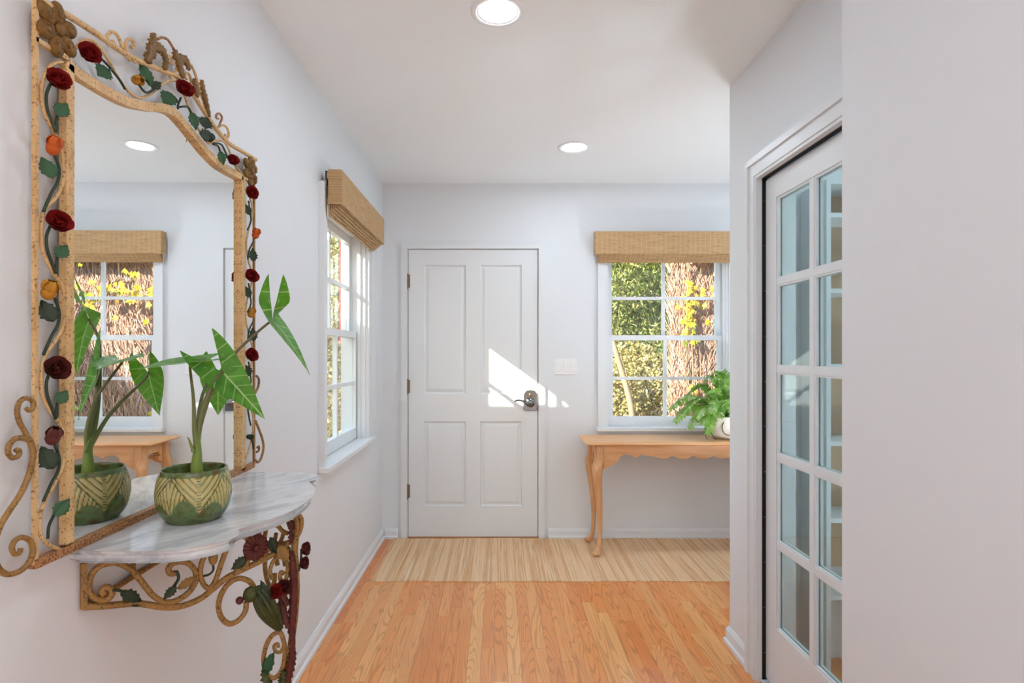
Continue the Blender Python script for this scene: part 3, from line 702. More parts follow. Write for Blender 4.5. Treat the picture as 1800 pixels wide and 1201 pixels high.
    wire('crest_scroll', [(383,224),(392,220),(399,225),(402,234),(400,243),(396,242),(396,236)], .0034, m_cream)
    def acanthus(pts, w, teeth, name='acanthus_leaf', X=-.79):
        C = cat([P(a, b, X) for a, b in pts], 5); bm = bmesh.new(); n = len(C)-1; R = []
        for i, p in enumerate(C):
            t = (C[min(i+1, n)]-C[max(i-1, 0)]).normalized(); s = Vector((0, -t.z, t.y)); u = i/n
            ww = w*(sin(pi*min(1, u*.92+.06))**.6)*(1+teeth*(-.6,0,.7,1.0,.1)[i % 5])
            R.append([bm.verts.new(p+s*ww*q+Vector((.006*(1-q*q)+(.004 if i % 2 else 0)*abs(q), 0, 0))) for q in (-1,-.5,0,.5,1)])
        for A, B in zip(R, R[1:]):
            for k in range(4): bm.faces.new((A[k], A[k+1], B[k+1], B[k]))
        q = bmesh.ops.extrude_face_region(bm, geom=bm.faces[:])
        for v in [g for g in q['geom'] if isinstance(g, bmesh.types.BMVert)]: v.co.x -= .003
        return inv(mk(name, bm, m_bronze, r, True))
    acanthus([(256,109),(262,97),(267,84),(269,72),(269,58)], .0145, .3); acanthus([(262,92),(272,84),(282,86),(289,98),(291,112),(286,122)], .0115, .2)
    acanthus([(303,90),(311,102),(317,118),(319,138)], .0145, .28); acanthus([(310,102),(322,104),(329,112),(330,124)], .0115, .25)
    acanthus([(340,138),(343,150),(345,162),(344,170)], .012, .2); acanthus([(353,140),(357,160),(362,180),(367,206)], .0105, .25)
    # side scrolls
    wire('side_scroll', [(58,806),(56,788),(46,764),(34,742),(30,722),(35,706),(46,700),(57,705),(58,717),(51,722),(46,718)], [.0042]*4+[.0036], m_gold)
    wire('side_scroll', [(27,793),(31,791),(34,796),(30,803),(22,805),(15,798),(15,785),(24,773),(38,770),(52,776),(58,792),(56,815),(47,845),(33,873),(15,900),(0,925),(-9,955),(-9,985),(0,1003),(16,1010),(35,1004),(50,990),(58,970),(54,953),(42,945),(28,949),(21,962),(25,974),(34,972),(36,964)], [.004,.0046,.0048,.0048,.004], m_gold)
    wire('side_scroll', [(451,661),(455,667),(454,680),(448,692)], .004, m_gold)
    wire('side_scroll', [(449,740),(456,757),(462,775),(463,790),(459,806),(453,813),(449,809)], .004, m_gold); wire('side_scroll', [(451,795),(455,792),(455,785),(452,787)], .0036, m_gold)
iron_mirror()

# ---------------------------------------------------------------- marble console on an iron bracket
CY = 1.423; MT = .94
def marble_console():
    r = tag(empty('marble_console', (WL, CY, 0)), 'grey marble wall console on scrolled gold iron bracket below the mirror', 'console table')
    off = Vector((WL, CY, 0)); inv = lambda o: (setattr(o, 'matrix_parent_inverse', Matrix.Translation(-off)), o)[1]
    half = [(.335,.0),(.337,.10),(.337,.165),(.334,.195),(.322,.226),(.304,.250),(.284,.266),(.266,.271),(.252,.267),(.240,.259),(.228,.254),(.214,.256),(.196,.266),(.165,.283),(.12,.303),(.07,.317),(.03,.321),(0,.322)]
    pl = [Vector((WL+w, CY+v, 0)) for v, w in half]; pl2 = [Vector((WL+w, CY-v, 0)) for v, w in reversed(half[:-1])]
    line = cat(pl+pl2, 3); n = len(line)
    def off_line(o):
        out = []
        for i, p in enumerate(line):
            t = (line[min(i+1, n-1)]-line[max(i-1, 0)]).normalized(); nn = Vector((t.y, -t.x, 0))
            if i in (0, n-1): nn = Vector((0, 1 if i == 0 else -1, 0))
            q = p-nn*o; q.x = max(q.x, WL+.001); out.append(q)
        return out
    bm = bmesh.new(); R = []
    for o, z in ((.010,-.026),(.003,-.025),(0,-.021),(0,-.015),(.004,-.012),(.006,-.010),(.005,-.006),(.010,-.002),(.016,-.0005),(.018,-.0012),(.020,0)):
        R.append([bm.verts.new((p.x, p.y, MT+z)) for p in off_line(o)])
    for A, B in zip(R, R[1:]):
        for k in range(n): bm.faces.new((A[k], A[(k+1) % n], B[(k+1) % n], B[k]))
    bm.faces.new(R[0][::-1]); bm.faces.new(R[-1])
    t = inv(mk('marble_top', bm, m_marble, r)); t['label'] = 'grey veined marble slab with moulded edge'
    # iron wings: vertical planes from the wall to the leg
    A0, B0 = Vector((-.809, 1.118)), Vector((-.53, 1.40)); k = (B0.x-A0.x)/(B0.y-A0.y)
    def wp(px, py, mir=False, push=0.0):
        s = (px-VX)/F; Y = (A0.x-k*A0.y)/(s-k); p = ray(px, py, Y)
        p += Vector((.7, -.7, 0))*push
        if mir: p.y = 2*CY-p.y
        return p
    def wire(name, pts, rad, mat, mir=False, n=6, push=0.0, sides=8):
        bm = bmesh.new(); tube(bm, cat([wp(a, b, mir, push) for a, b in pts], n), rad, sides); return inv(mk(name, bm, mat, r, True))
    topz = MT-.027
    for mir in (False, True):
        bm = bmesh.new(); tube(bm, [wp(147, 990, mir)*1.0, wp(147, 1070, mir)], .0075, 4); inv(mk('wall_bar', bm, m_gold, r))
        a = wp(147, 986, mir); b = wp(508, 905, mir); a.z = b.z = topz-.005
        bm = bmesh.new(); tube(bm, cat([a, a.lerp(b, .5)+Vector((.02, 0, 0)), b], 6), .005, 6); inv(mk('top_bar', bm, m_gold, r, True))
        wire('apron_bar', [(147,1067),(190,1065),(240,1061),(284,1067),(317,1066),(350,1054),(374,1036),(400,1015),(434,998),(467,982),(497,964),(509,952)], .0068, m_gold, mir)
        wire('apron_scroll', [(183,1046),(179,1038),(187,1032),(196,1038),(195,1048),(185,1055),(170,1053),(159,1044),(156,1030),(161,1011),(173,997),(191,990.5),(208,990.5),(228,1000),(242,1014),(257,1033),(270,1048),(287,1058),(304,1058),(321,1050),(335,1038),(344,1021),(343,1004),(332,991),(317,987.5),(304,991),(296,1000),(300,1009),(309,1007)], .0062, m_gold, mir, 5)
        wire('apron_scroll', [(374,988),(379,978),(373,971),(362,975),(355,988),(352,1007),(357,1026),(368,1034),(378,1022),(385,1003),(391,985),(400,963),(412,949),(426,944),(438,948)], [.0042,.0058,.0058,.0058,.005], m_gold, mir, 5)
        wire('apron_scroll', [(452,938),(461,927),(474,922),(487,924),(497,934),(506,938)], .0055, m_gold, mir); wire('apron_scroll', [(413,1000),(424,1000),(434,990),(440,975)], .0052, m_gold, mir); wire('apron_scroll', [(455,986),(466,972),(474,955)], .0052, m_gold, mir)
        wire('apron_scroll', [(447,1034),(438,1022),(420,1017),(402,1026),(389,1045),(384,1067),(390,1087),(404,1097),(420,1090),(431,1075),(433,1058)], .0062, m_gold, mir)
        wire('apron_scroll', [(478,1018),(475,1002),(482,985),(496,977),(505,990),(504,1015),(498,1024),(492,1016),(494,1006),(499,1009)], .005, m_gold, mir)
        if mir: continue
        S = lambda px, py, push=.012: wp(px, py, False, push)-off
        nrm = (.7, -.7, .1)
        wire('stem', [(196,1037),(205,1037),(213,1038)], .003, m_greend, push=.004); put_leaf(r, LF_d, S(208,1036), S(248,1055), nrm, .62)
        wire('stem', [(309,1003),(313,1015),(306,1028),(297,1037)], .0034, m_greend, push=.004); put_leaf(r, LF_d, S(306,1026), S(285,1052), nrm, .8); put_leaf(r, LF_y, S(308,1032), S(345,1010), nrm, .6)
        put_leaf(r, LF_d, S(230,1063,.006), S(246,1063,.008), nrm, .35)
        wire('stem', [(374,990),(375,1002),(368,1010),(357,1013)], .0026, m_greend); bm = bmesh.new(); c = wp(374, 981, False, .002); sphere(bm, c, .011, 10, 8, (.9,.9,1.5)); inv(mk('bud', bm, m_gold, r, True))
        # daisies
        def daisy(c, face, s):
            bm = bmesh.new()
            for q in range(16):
                a = q*2*pi/16; G = []
                for i in range(5):
                    tt = i/4; ww = .07+.125*tt; z = .16*sin(pi*tt)
                    G.append([bm.verts.new(Matrix.Rotation(a, 3, 'Z') @ Vector((.18+.82*tt-(.06 if i == 4 and abs(j) else 0), j*ww, z-.17*abs(j)))) for j in (-1, 0, 1)])
                for u, v in zip(G, G[1:]):
                    for j in range(2): bm.faces.new((u[j], u[j+1], v[j+1], v[j]))
            sphere(bm, (0,0,.05), .24, 10, 7, (1,1,.7)); q = bmesh.ops.recalc_face_normals(bm, faces=bm.faces[:])
            me = to_mesh('daisy', bm, m_maroon); put_flower(r, 'daisy', me, c, face, s)
        daisy(S(447, 961, .012), (.75,-.75,.05), .031); daisy(S(509, 933, .012), (1,.15,0), .029)
        put_leaf(r, LF_d, S(428,976), S(404,1000), nrm, .85); put_leaf(r, LF_d, S(470,942), S(483,974), nrm, .6); put_leaf(r, LF_y, S(484,958), S(502,985,.02), nrm, .8)
        # bird-like bud and fluted horn
        bm = bmesh.new(); sphere(bm, wp(438, 1044, False, .006), .0165, 12, 9, (1,1,1.1)); inv(mk('bud', bm, m_olive, r, True))
        bm = bmesh.new(); sphere(bm, wp(420, 1055, False, .004), .009, 10, 7); inv(mk('bud', bm, m_maroon, r, True))
        bm = bmesh.new(); C = cat([wp(446,1034,False,.006), wp(457,1048,False,.008), wp(468,1068,False,.008), wp(480,1088,False,.006), wp(492,1106,False,.002)], 5); N = len(C)-1; Rg = []
        for i, p in enumerate(C):
            tt = i/N; rad = .006+.0125*sin(pi*min(1, tt*.93+.07))**1.1
            tg = (C[min(i+1,N)]-C[max(i-1,0)]).normalized(); u = Vector((.7,-.7,0)); u = (u-tg*u.dot(tg)).normalized(); v = tg.cross(u)
            Rg.append([bm.verts.new(p+(u*cos(2*pi*j/28)+v*sin(2*pi*j/28))*rad*(1+.34*cos(7*2*pi*j/28))) for j in range(28)])
        for a_, b_ in zip(Rg, Rg[1:]):
            for j in range(28): bm.faces.new((a_[j], a_[(j+1)%28], b_[(j+1)%28], b_[j]))
        bm.faces.new(Rg[0]); bm.faces.new(Rg[-1][::-1]); inv(mk('fluted_leaf', bm, m_olive, r, True))
        put_leaf(r, LF_d, S(462,1062,.02), S(455,1018,.02), nrm, .7)
        put_flower(r, 'rose', R_red, S(477,1038,.016), (.6,-.7,.4), .0185); put_flower(r, 'rose', R_mar, S(495,1030,.012), (.6,-.7,.5), .0185, 1)
    # leg in the plane through the middle
    def lp(px, py, dy=0): return ray(px, py, CY)+Vector((0, dy, 0))
    legp = [(521,905),(522,930),(518,965),(520,1000),(521,1040),(518,1085),(512,1130),(506,1170),(502,1215),(500,1260),(498,1330),(490,1400),(474,1450),(462,1490),(459,1520),(466,1536)]
    bm = bmesh.new(); C = cat([lp(a, b) for a, b in legp], 5); C[-1].z = .008; tube(bm, C, [.008,.0085,.0085,.008,.008,.0085,.009], 9); inv(mk('leg', bm, m_gold, r, True))
    bm = bmesh.new(); c = lp(466, 1536); lathe(bm, [(.022,0),(.024,.006),(.018,.012),(.008,.016)], 18, (c.x, c.y, 0)); inv(mk('foot', bm, m_gold, r, True))
    def lwire(name, pts, rad, mat, n=5, dy=0):
        bm = bmesh.new(); tube(bm, cat([lp(a, b, dy) for a, b in pts], n), rad, 8); return inv(mk(name, bm, mat, r, True))
    lwire('leg_scroll', [(494,1107),(480,1115),(470,1134),(466,1158),(471,1180),(484,1188),(496,1178),(502,1158),(503,1134),(499,1116),(494,1107)], .0058, m_gold, dy=-.01)
    lwire('leg_scroll', [(503,1130),(496,1142),(488,1141),(485,1132),(491,1128),(493,1134)], .0044, m_gold, dy=-.012); put_leaf(r, LF_g, lp(488,1138,-.02)-off, lp(465,1190,-.02)-off, (0,-1,.1), .45)
    lwire('leg_scroll', [(511,956),(526,938),(531,915),(524,903)], .005, m_gold); lwire('leg_scroll', [(518,1090),(516,1120),(505,1150)], .0045, m_gold, dy=-.006)
    def acan(pts, w, mat, dy, teeth=.2, nn=7):
        C = cat([lp(a, b, dy) for a, b in pts], nn); bm = bmesh.new(); N = len(C)-1; Rg = []
        for i, p in enumerate(C):
            t = (C[min(i+1,N)]-C[max(i-1,0)]).normalized(); s = Vector((-t.z, 0, t.x)); u = i/N
            ww = w*(sin(pi*min(1, u*.9+.07))**.55)*(1+teeth*(1 if i % 3 == 0 else -.4))
            Rg.append([bm.verts.new(p+s*ww*q+Vector((0, -.009*(1-abs(q))-(.004 if i % 3 == 0 else 0)*abs(q), 0))) for q in (-1,-.6,-.25,0,.25,.6,1)])
        for a_, b_ in zip(Rg, Rg[1:]):
            for j in range(6): bm.faces.new((a_[j], a_[j+1], b_[j+1], b_[j]))
        q = bmesh.ops.extrude_face_region(bm, geom=bm.faces[:])
        for v in [g for g in q['geom'] if isinstance(g, bmesh.types.BMVert)]: v.co.y += .004
        return inv(mk('acanthus_leaf', bm, mat, r, True))
    acan([(518,1140),(516,1100),(518,1060),(519,1020),(517,985),(516,966)], .0105, m_maroon, -.012)
    acan([(514,1100),(506,1085),(500,1060),(503,1040),(512,1036)], .010, m_maroon, -.017); acan([(512,1058),(502,1042),(496,1028),(500,1018)], .009, m_maroon, -.02)
    acan([(506,1210),(509,1190),(514,1165),(517,1145),(516,1126)], .010, m_maroon, -.012, .3); acan([(500,1330),(505,1290),(508,1250),(506,1215)], .012, m_maroon, -.012)
    acan([(486,1225),(482,1210),(472,1190),(468,1172)], .011, m_olive, -.016, .35); acan([(490,1225),(497,1205),(503,1188),(500,1172)], .011, m_olive, -.014, .35)
    for a, b, s in ((532,965,.0175),(530,990,.0165)): put_flower(r, 'rose', R_mar, lp(a, b)-off, (.9,-.3,.2), s)
    lwire('stem', [(520,1015),(526,1000),(529,985),(530,965)], .003, m_greend)
    bm = bmesh.new(); tube(bm, [(-.8125, 1.12, .813), (-.8125, 2*CY-1.12, .813)], .0062, 7); inv(mk('wall_rail', bm, m_gold, r, True))
    for yy in (1.268, 2*CY-1.268):
        bm = bmesh.new(); tube(bm, [(-.8125, yy, .813), (-.8125, yy, MT-.028)], .0055, 6); inv(mk('wall_post', bm, m_gold, r, True))
marble_console()

# ---------------------------------------------------------------- green pot and alocasia
PC = Vector((-.683, 1.28, MT))
def pot():
    H = .114; prof = [(.0,0),(.050,0),(.058,.004),(.067,.016),(.0735,.032),(.0755,.048),(.0765,.060),(.0752,.076),(.0725,.090),(.0695,.103),(.0685,.110),(.0675,.1135),(.0655,.114),(.0635,.112),(.0625,.100),(.062,.090)]
    P2 = cat([(a, b, 0) for a, b in prof], 5); seg = 220; bm = bmesh.new(); lay = bm.verts.layers.float.new('relief'); rings = []
    vdir = math.atan2(-PC.y, -PC.x)+.12       # the V between two fronds faces the camera
    for p in P2:
        ring = []; h = p.y/H
        for j in range(seg):
            th = 2*pi*j/seg; d = th-vdir; u = (d/(2*pi)*4 + .5) % 1 - .5; U = abs(u)*2   # 0 in the V, 1 at frond tops
            rel = 0; outer = p.x > .05 and h > .16 and h < .94 and p.x > .0665
            if outer:
                rib = .12+.78*U**.7
                if h < rib: st = (h*5.0+U*8.5-3.0*U*h)
                else: st = (h*7.0-U*3.9)
                s = abs(((st) % 1)-.5)*2; low = .16+.34*abs(sin(U*pi))*(.6 if u > 0 else .9)
                mask = max(0, min(1, (h-low)/.08))*max(0, min(1, (.93-h)/.04))
                rel = mask*(1-s**2.2)
                if U < .07: rel = mask*abs(sin(h*60))*.8
                if abs(h-rib) < .02: rel = 0
            rr = p.x+rel*.0016 if outer else p.x
            v = bm.verts.new((PC.x+rr*cos(th), PC.y+rr*sin(th), PC.z+p.y)); v[lay] = rel; ring.append(v)
        rings.append(ring)
    for a, b in zip(rings, rings[1:]):
        for j in range(seg): bm.faces.new((a[j], a[(j+1)%seg], b[(j+1)%seg], b[j]))
    M = Mat('green_glaze', (84,116,66), .16, spec=.6); rl = M.n('Attribute', 2, props={'attribute_name': 'relief'}); q = M.oco()
    nz = M.noise(q, 26, 3); nz2 = M.noise(q, 60, 3)
    base = M.ramp(nz, [(.28,(56,52,22)),(.42,(88,98,46)),(.52,(98,120,74)),(.6,(92,98,48)),(.72,(98,64,26))])
    c = M.mix(M.math('MULTIPLY', M.ramp(rl, [(.25,(0,0,0)),(.7,(255,255,255))]), M.math('MULTIPLY_ADD', nz2, .6, .55)), base, (196,176,112))
    M.set('Base Color', c)
    root = tag(mk('plant_pot', bm, M, None, True), 'green glazed pot with moulded palm leaves standing on the marble console', 'pot')
    bm = bmesh.new(); rnd = random.Random(5)
    lathe(bm, [(.0005,.088),(.0615,.088),(.0615,.084),(.0005,.084)], 24, PC, False)
    for k in range(260):
        rr = .057*sqrt(rnd.random()); a = rnd.random()*2*pi
        if rr < .01: continue
        m = Matrix.Translation(PC+Vector((rr*cos(a), rr*sin(a), .0895+rnd.random()*.003))) @ Matrix.Rotation(rnd.random()*6, 4, 'Z') @ Matrix.Diagonal((.0055+.002*rnd.random(), .0045, .0035, 1))
        bmesh.ops.create_icosphere(bm, subdivisions=1, radius=1, matrix=m)
    o = mk('gravel', bm, m_pebble, root, True); o['kind'] = 'stuff'
pot()
def mk_aloc():
    M = Mat('alocasia_leaf', (70,130,40), .38, spec=.4)
    lc = M.n('Attribute', 1, props={'attribute_name': 'lc'}); x = M.n('SeparateXYZ', 0, Vector=lc); y = M.n('SeparateXYZ', 1, Vector=lc); l2 = M.n('SeparateXYZ', 2, Vector=lc)
    ay = M.math('ABSOLUTE', y)
    rib = M.ramp(ay, [(0,(255,255,255)),(.008,(255,255,255)),(.016,(0,0,0))])
    lobe = M.ramp(M.math('ABSOLUTE', l2), [(0,(255,255,255)),(.004,(255,255,255)),(.011,(0,0,0))])
    lat = M.math('ABSOLUTE', M.math('SUBTRACT', M.math('FRACT', M.math('MULTIPLY', M.math('SUBTRACT', x, M.math('MULTIPLY', ay, .75)), 5.2)), .5))
    lat = M.ramp(lat, [(0,(235,235,235)),(.02,(220,220,220)),(.055,(0,0,0))])
    v = M.math('MAXIMUM', M.math('MAXIMUM', rib, lobe), lat)
    nz = M.noise(M.oco(), 40, 2); g = M.ramp(nz, [(.3,(58,118,36)),(.7,(92,156,54))])
    M.set('Base Color', M.mix(M.math('MULTIPLY', v, .85), g, (198,222,160)))
    M.set('Subsurface Weight', 0.0)
    tl = M.t.nodes.new('ShaderNodeBsdfTranslucent'); tl.inputs[0].default_value = lin((120,190,40)); mx = M.t.nodes.new('ShaderNodeMixShader'); mx.inputs[0].default_value = .3
    M.t.links.new(M.b.outputs[0], mx.inputs[1]); M.t.links.new(tl.outputs[0], mx.inputs[2]); M.t.links.new(mx.outputs[0], M.t.nodes['Material Output'].inputs[0]); return M
m_aloc = mk_aloc()
m_stalk = Mat('stalk_green', (120,142,60), .45); M = m_stalk; zz = M.n('SeparateXYZ', 2, Vector=M.pos())
M.set('Base Color', M.ramp(M.math('MULTIPLY_ADD', zz, 3.6, -3.6), [(.0,(150,110,70)),(.1,(128,158,56)),(.5,(104,112,56)),(1,(104,92,60))]))
def alocasia():
    r = tag(empty('alocasia_plant', PC+Vector((0,0,.09))), 'alocasia with arrow-shaped white-veined green leaves growing in the green pot', 'plant')
    off = PC+Vector((0,0,.09)); inv = lambda o: (setattr(o, 'matrix_parent_inverse', Matrix.Translation(-off)), o)[1]
    def blade(att, tip, nrm, width, lobe=.5, fold=.25, droop=.12, splay=.2, bend=.12, lat=None):
        """att: where the stalk joins; lobes run back behind it"""
        att, tip = Vector(att), Vector(tip); L = (tip-att).length; X = (tip-att)/L; Z = Vector(nrm); Z = (Z-X*Z.dot(X)).normalized(); Y = Z.cross(X)
        bm = bmesh.new(); lay = bm.verts.layers.float_vector.new('lc'); nu, nv = 26, 6
        for s in (-1, 1):
            lt = Vector((-lobe, splay*lobe*1.1)); G = []
            for i in range(nu+1):
                u = i/nu
                if u < .32: t = u/.32; inn = lt.lerp(Vector((0, 0)), t)
                else: t = (u-.32)/.68; inn = Vector((t, 0))
                # outer margin from lobe tip to leaf tip
                ox = -lobe+(1+lobe)*u**1.05; ow = width*(sin(pi*min(1, u**.86))**1.0)*(1-.15*u)+splay*lobe*1.1*(1-u)**2.2
                out = Vector((ox, ow))
                if u == 0: out = lt.copy()
                if u == 1: out = Vector((1, 0))
                row = []
                for j in range(nv+1):
                    q = inn.lerp(out, j/nv); a = q.y
                    z = abs(a)*fold-droop*q.x*abs(q.x)-.02*sin(j/nv*pi)*sin(u*20)*width*2
                    if q.x < 0: z += -q.x*bend
                    yv = Y if lat is None or q.x >= 0 else Y.lerp(Vector(lat), min(1, -q.x/.2))
                    p = att+X*L*q.x+yv*L*q.y*s+Z*L*z
                    v = bm.verts.new(p); d = (q-Vector((0,0))).cross(lt)/lt.length if q.x < 0 else 1.0
                    ln = (lt.x*.85, lt.y*1.5); dl = abs(q.x*ln[1]-q.y*ln[0])/sqrt(ln[0]**2+ln[1]**2)
                    v[lay] = (q.x, q.y if q.x >= 0 else 1.0, dl if q.x < 0 else 1.0); row.append(v)
                G.append(row)
            for i in range(nu):
                for j in range(nv):
                    try: bm.faces.new((G[i][j], G[i][j+1], G[i+1][j+1], G[i+1][j]))
                    except ValueError: pass
        bmesh.ops.remove_doubles(bm, verts=bm.verts[:], dist=2e-4)
        return inv(mk('leaf_blade', bm, m_aloc, r, True))
    def stalk(pts, rad, name='stalk'):
        bm = bmesh.new(); tube(bm, cat(pts, 7), rad, 9); return inv(mk(name, bm, m_stalk, r, True))
    b = PC+Vector((.006, .0, .083)); mid = PC+Vector((.006, .002, .15))
    def R(px, py, Y): return ray(px, py, Y)
    aA = R(391,654,1.35); stalk([mid, R(350,745,1.29), R(360,708,1.31), R(378,668,1.335), aA], [.0062,.0058,.005,.004,.0035]); blade(aA, R(469,737,1.39), (.45,-.8,.40), .225, .62, .20, .08, .42)
    aB = R(384,655,1.45); stalk([mid, R(349,735,1.32), R(356,695,1.37), R(368,668,1.42), aB], [.005,.0045,.004,.003,.0028]); blade(aB, R(382,732,1.47), (.15,-.95,.1), .33, .48, .12, .05, .42)
    aC = R(362,634,1.36); stalk([mid, R(342,757,1.275), R(340,700,1.29), R(334,640,1.33), R(345,634,1.345), aC], [.006,.005,.0036,.0026,.0024,.0022]); blade(aC, R(243,641,1.195), (.08,.02,1), .26, .40, .12, .06, .34)
    aD = R(479,562,1.44); stalk([mid, R(352,748,1.30), R(372,690,1.33), R(405,632,1.37), R(440,595,1.41), aD], [.006,.0055,.0045,.0038,.0034,.003]); blade(aD, R(556,652,1.50), (.76,-.10,.62), .25, .50, .10, .12, .19, .88, (.75,.6,.05))
    stalk([b, PC+Vector((.005,.001,.115)), mid, R(346,770,1.285)], [.0155,.0125,.009,.007], 'stem_base')
    stalk([R(340,795,1.27), R(333,775,1.27), R(329,768,1.27)], [.004,.002,.0006], 'dry_sheath')
alocasia()

# ---------------------------------------------------------------- fern on the pine table
def mk_leafmat(name, cols, tr=.3, rough=.5):
    M = Mat(name, cols[0], rough, spec=.35)
    rnd = M.math('FRACT', M.math('ADD', M.n('ObjectInfo', 5), M.n('NewGeometry', 8)))
    k = len(cols); M.set('Base Color', M.ramp(rnd, [(i/(k-1), c) for i, c in enumerate(cols)]))
    tl = M.t.nodes.new('ShaderNodeBsdfTranslucent'); mx = M.t.nodes.new('ShaderNodeMixShader'); mx.inputs[0].default_value = tr
    M.t.links.new(M.b.inputs['Base Color'].links[0].from_socket, tl.inputs[0])
    M.t.links.new(M.b.outputs[0], mx.inputs[1]); M.t.links.new(tl.outputs[0], mx.inputs[2]); M.t.links.new(mx.outputs[0], M.t.nodes['Material Output'].inputs[0]); return M
FC = Vector((1.53, 3.80, .745))
def fern():
    Mp = Mat('cream_ceramic', (226,218,204), .3)
    bm = bmesh.new(); lathe(bm, [(.06,0),(.085,.004),(.105,.03),(.118,.07),(.124,.11),(.125,.145),(.122,.155),(.116,.15),(.112,.12),(.0005,.118)], 40, FC, False)
    b2 = mk('fern_pot', bm, Mp, None, True); tag(b2, 'cream ceramic bowl holding the fern on the pine console table', 'pot')
    rnd = random.Random(11); Mf = mk_leafmat('fern_green', [(116,166,56),(156,198,88),(130,180,76),(190,214,150),(100,150,54)], .38, .32)
    Md = Mat('fern_rhizome', (62,44,36), .8); off = FC+Vector((0,0,.12))
    r = tag(empty('fern_plant', off), 'bushy green fern with lobed fronds beside the window on the pine table', 'plant')
    inv = lambda o: (setattr(o, 'matrix_parent_inverse', Matrix.Translation(-off)), o)[1]
    def frond(p0, p1, p2, W, twist=0):
        C = cat([p0, p1, p2], 9); n = len(C)-1; bm = bmesh.new()
        for i in range(n):
            a, b = C[i], C[i+1]; t = (b-a).normalized(); s = t.cross(Vector((0,0,1)))
            if s.length < .1: s = Vector((1,0,0))
            s.normalize(); up = s.cross(t); s = s*cos(twist)+up*sin(twist); up = s.cross(t); u = (i+.5)/n
            h = .007*(1-u*.5)
            vs = [bm.verts.new(q) for q in (a-s*h, a+s*h, b+s*h*.9, b-s*h*.9)]; bm.faces.new(vs)
            if 1 < i < n-1:
                ln = W*(sin(pi*(.12+.8*u))**.7)
                for sg in (-1, 1):
                    m = a.lerp(b, .5)+s*sg*h*.5; d = (s*sg+t*.55+up*.12).normalized(); wv = t*.55*(b-a).length
                    q = [m-wv*.7, m+d*ln*.5-wv*1.0-up*.004, m+d*ln*.92-wv*.55-up*.012, m+d*ln-up*.016, m+d*ln*.92+wv*.5-up*.012, m+d*ln*.5+wv*.9-up*.004, m+wv*.7]
                    bm.faces.new([bm.verts.new(v) for v in q])
        return inv(mk('frond', bm, Mf, r, True))
    c = FC+Vector((0,0,.13))
    tips = [(-.42,-.06,-.02),(-.38,.02,.03),(-.34,-.14,-.06),(-.30,.08,.14),(-.33,-.02,.09),(-.24,-.16,-.03),(-.36,-.10,.05),(-.20,-.12,.17),(-.26,.04,.20),(-.12,-.16,.02),(-.10,.05,.28),(-.14,-.06,.24),(-.04,.08,.26),(-.06,-.10,.22),(.04,-.05,.27),(.08,.04,.22),(0,-.2,-.05),(.12,-.15,.05),(.22,-.08,.08),(.28,.03,.06),(.2,.1,.12),(.3,-.12,-.04),(.34,.0,.02),(-.22,-.19,-.09),(-.08,-.2,.08),(-.17,.02,.25),(-.02,.02,.29),(-.44,0,.06),(-.30,-.17,.02),(-.19,-.2,.05)]
    for x, y, z in tips:
        tp = c+Vector((x*.9, y*.9, z)); tp.y = min(tp.y, 3.93); m = c+Vector((x*.5, y*.45, max(z, 0)*.7+.07+.05*rnd.random()))
        frond(c+Vector((x*.1, y*.2, 0)), m, tp, .042+.012*rnd.random(), rnd.uniform(-.5,.5))
    for pts in ([(-.10,-.05,0),(-.122,-.06,-.03),(-.125,-.06,-.09),(-.10,-.07,-.125)], [(-.05,-.10,.015),(-.075,-.112,-.04),(-.06,-.122,-.085),(0,-.132,-.095),(.06,-.122,-.088),(.1,-.10,-.06)], [(-.08,-.04,.01),(-.15,-.06,-.02),(-.17,-.06,-.08),(-.155,-.065,-.128)]):
        bm = bmesh.new(); tube(bm, cat([c+Vector(p) for p in pts], 6), [.0028,.0022,.0016], 6); inv(mk('rhizome', bm, Md, r, True))
fern()

# ---------------------------------------------------------------- garden outside
m_earth = mk_paint('garden_earth', (128,108,84), .95, .6)
struct(mk('ground', bx((-30, 40, -30, 45, -.5, -.25)), m_earth), 'bare garden soil around the house', 'ground')
def brush_fence():
    Mb = Mat('brushwood', (190,150,128), .9, spec=.1); rn = Mb.n('NewGeometry', 8)
    Mb.set('Base Color', Mb.ramp(rn, [(0,(140,98,78)),(.2,(206,164,142)),(.5,(186,142,118)),(.75,(236,206,188)),(1,(156,124,108))]))
    bm = bmesh.new(); rnd = random.Random(2); d = 7.0
    box(bm, 2.2, 6.5, d+.03, d+.12, -.25, 2.55)
    for k in range(34000):
        x = 2.14+rnd.random()*4.3 if k > 4000 else 2.12+rnd.random()*.5; z = -.2+rnd.random()*2.65; L = .05+rnd.random()*.16; w_ = .0025+rnd.random()*.0035; y = d-.05*rnd.random()+.02
        tl = rnd.uniform(-.6,.6); dx = L*tl; dy = rnd.uniform(-.03,.03)
        a, b = Vector((x, y, z)), Vector((x+dx, y+dy, min(2.58, z+L)))
        vs = [bm.verts.new(p) for p in (a+Vector((-w_,0,0)), a+Vector((w_,0,0)), a+Vector((0,w_*1.6,0)), b+Vector((-w_,0,0)), b+Vector((w_,0,0)), b+Vector((0,w_*1.6,0)))]
        for f in ((0,1,4,3),(1,2,5,4),(2,0,3,5)): bm.faces.new([vs[i] for i in f])
    o = mk('brushwood_fence', bm, Mb); tag(o, 'brushwood fence of thin brown twigs outside the back window', 'fence')
brush_fence()
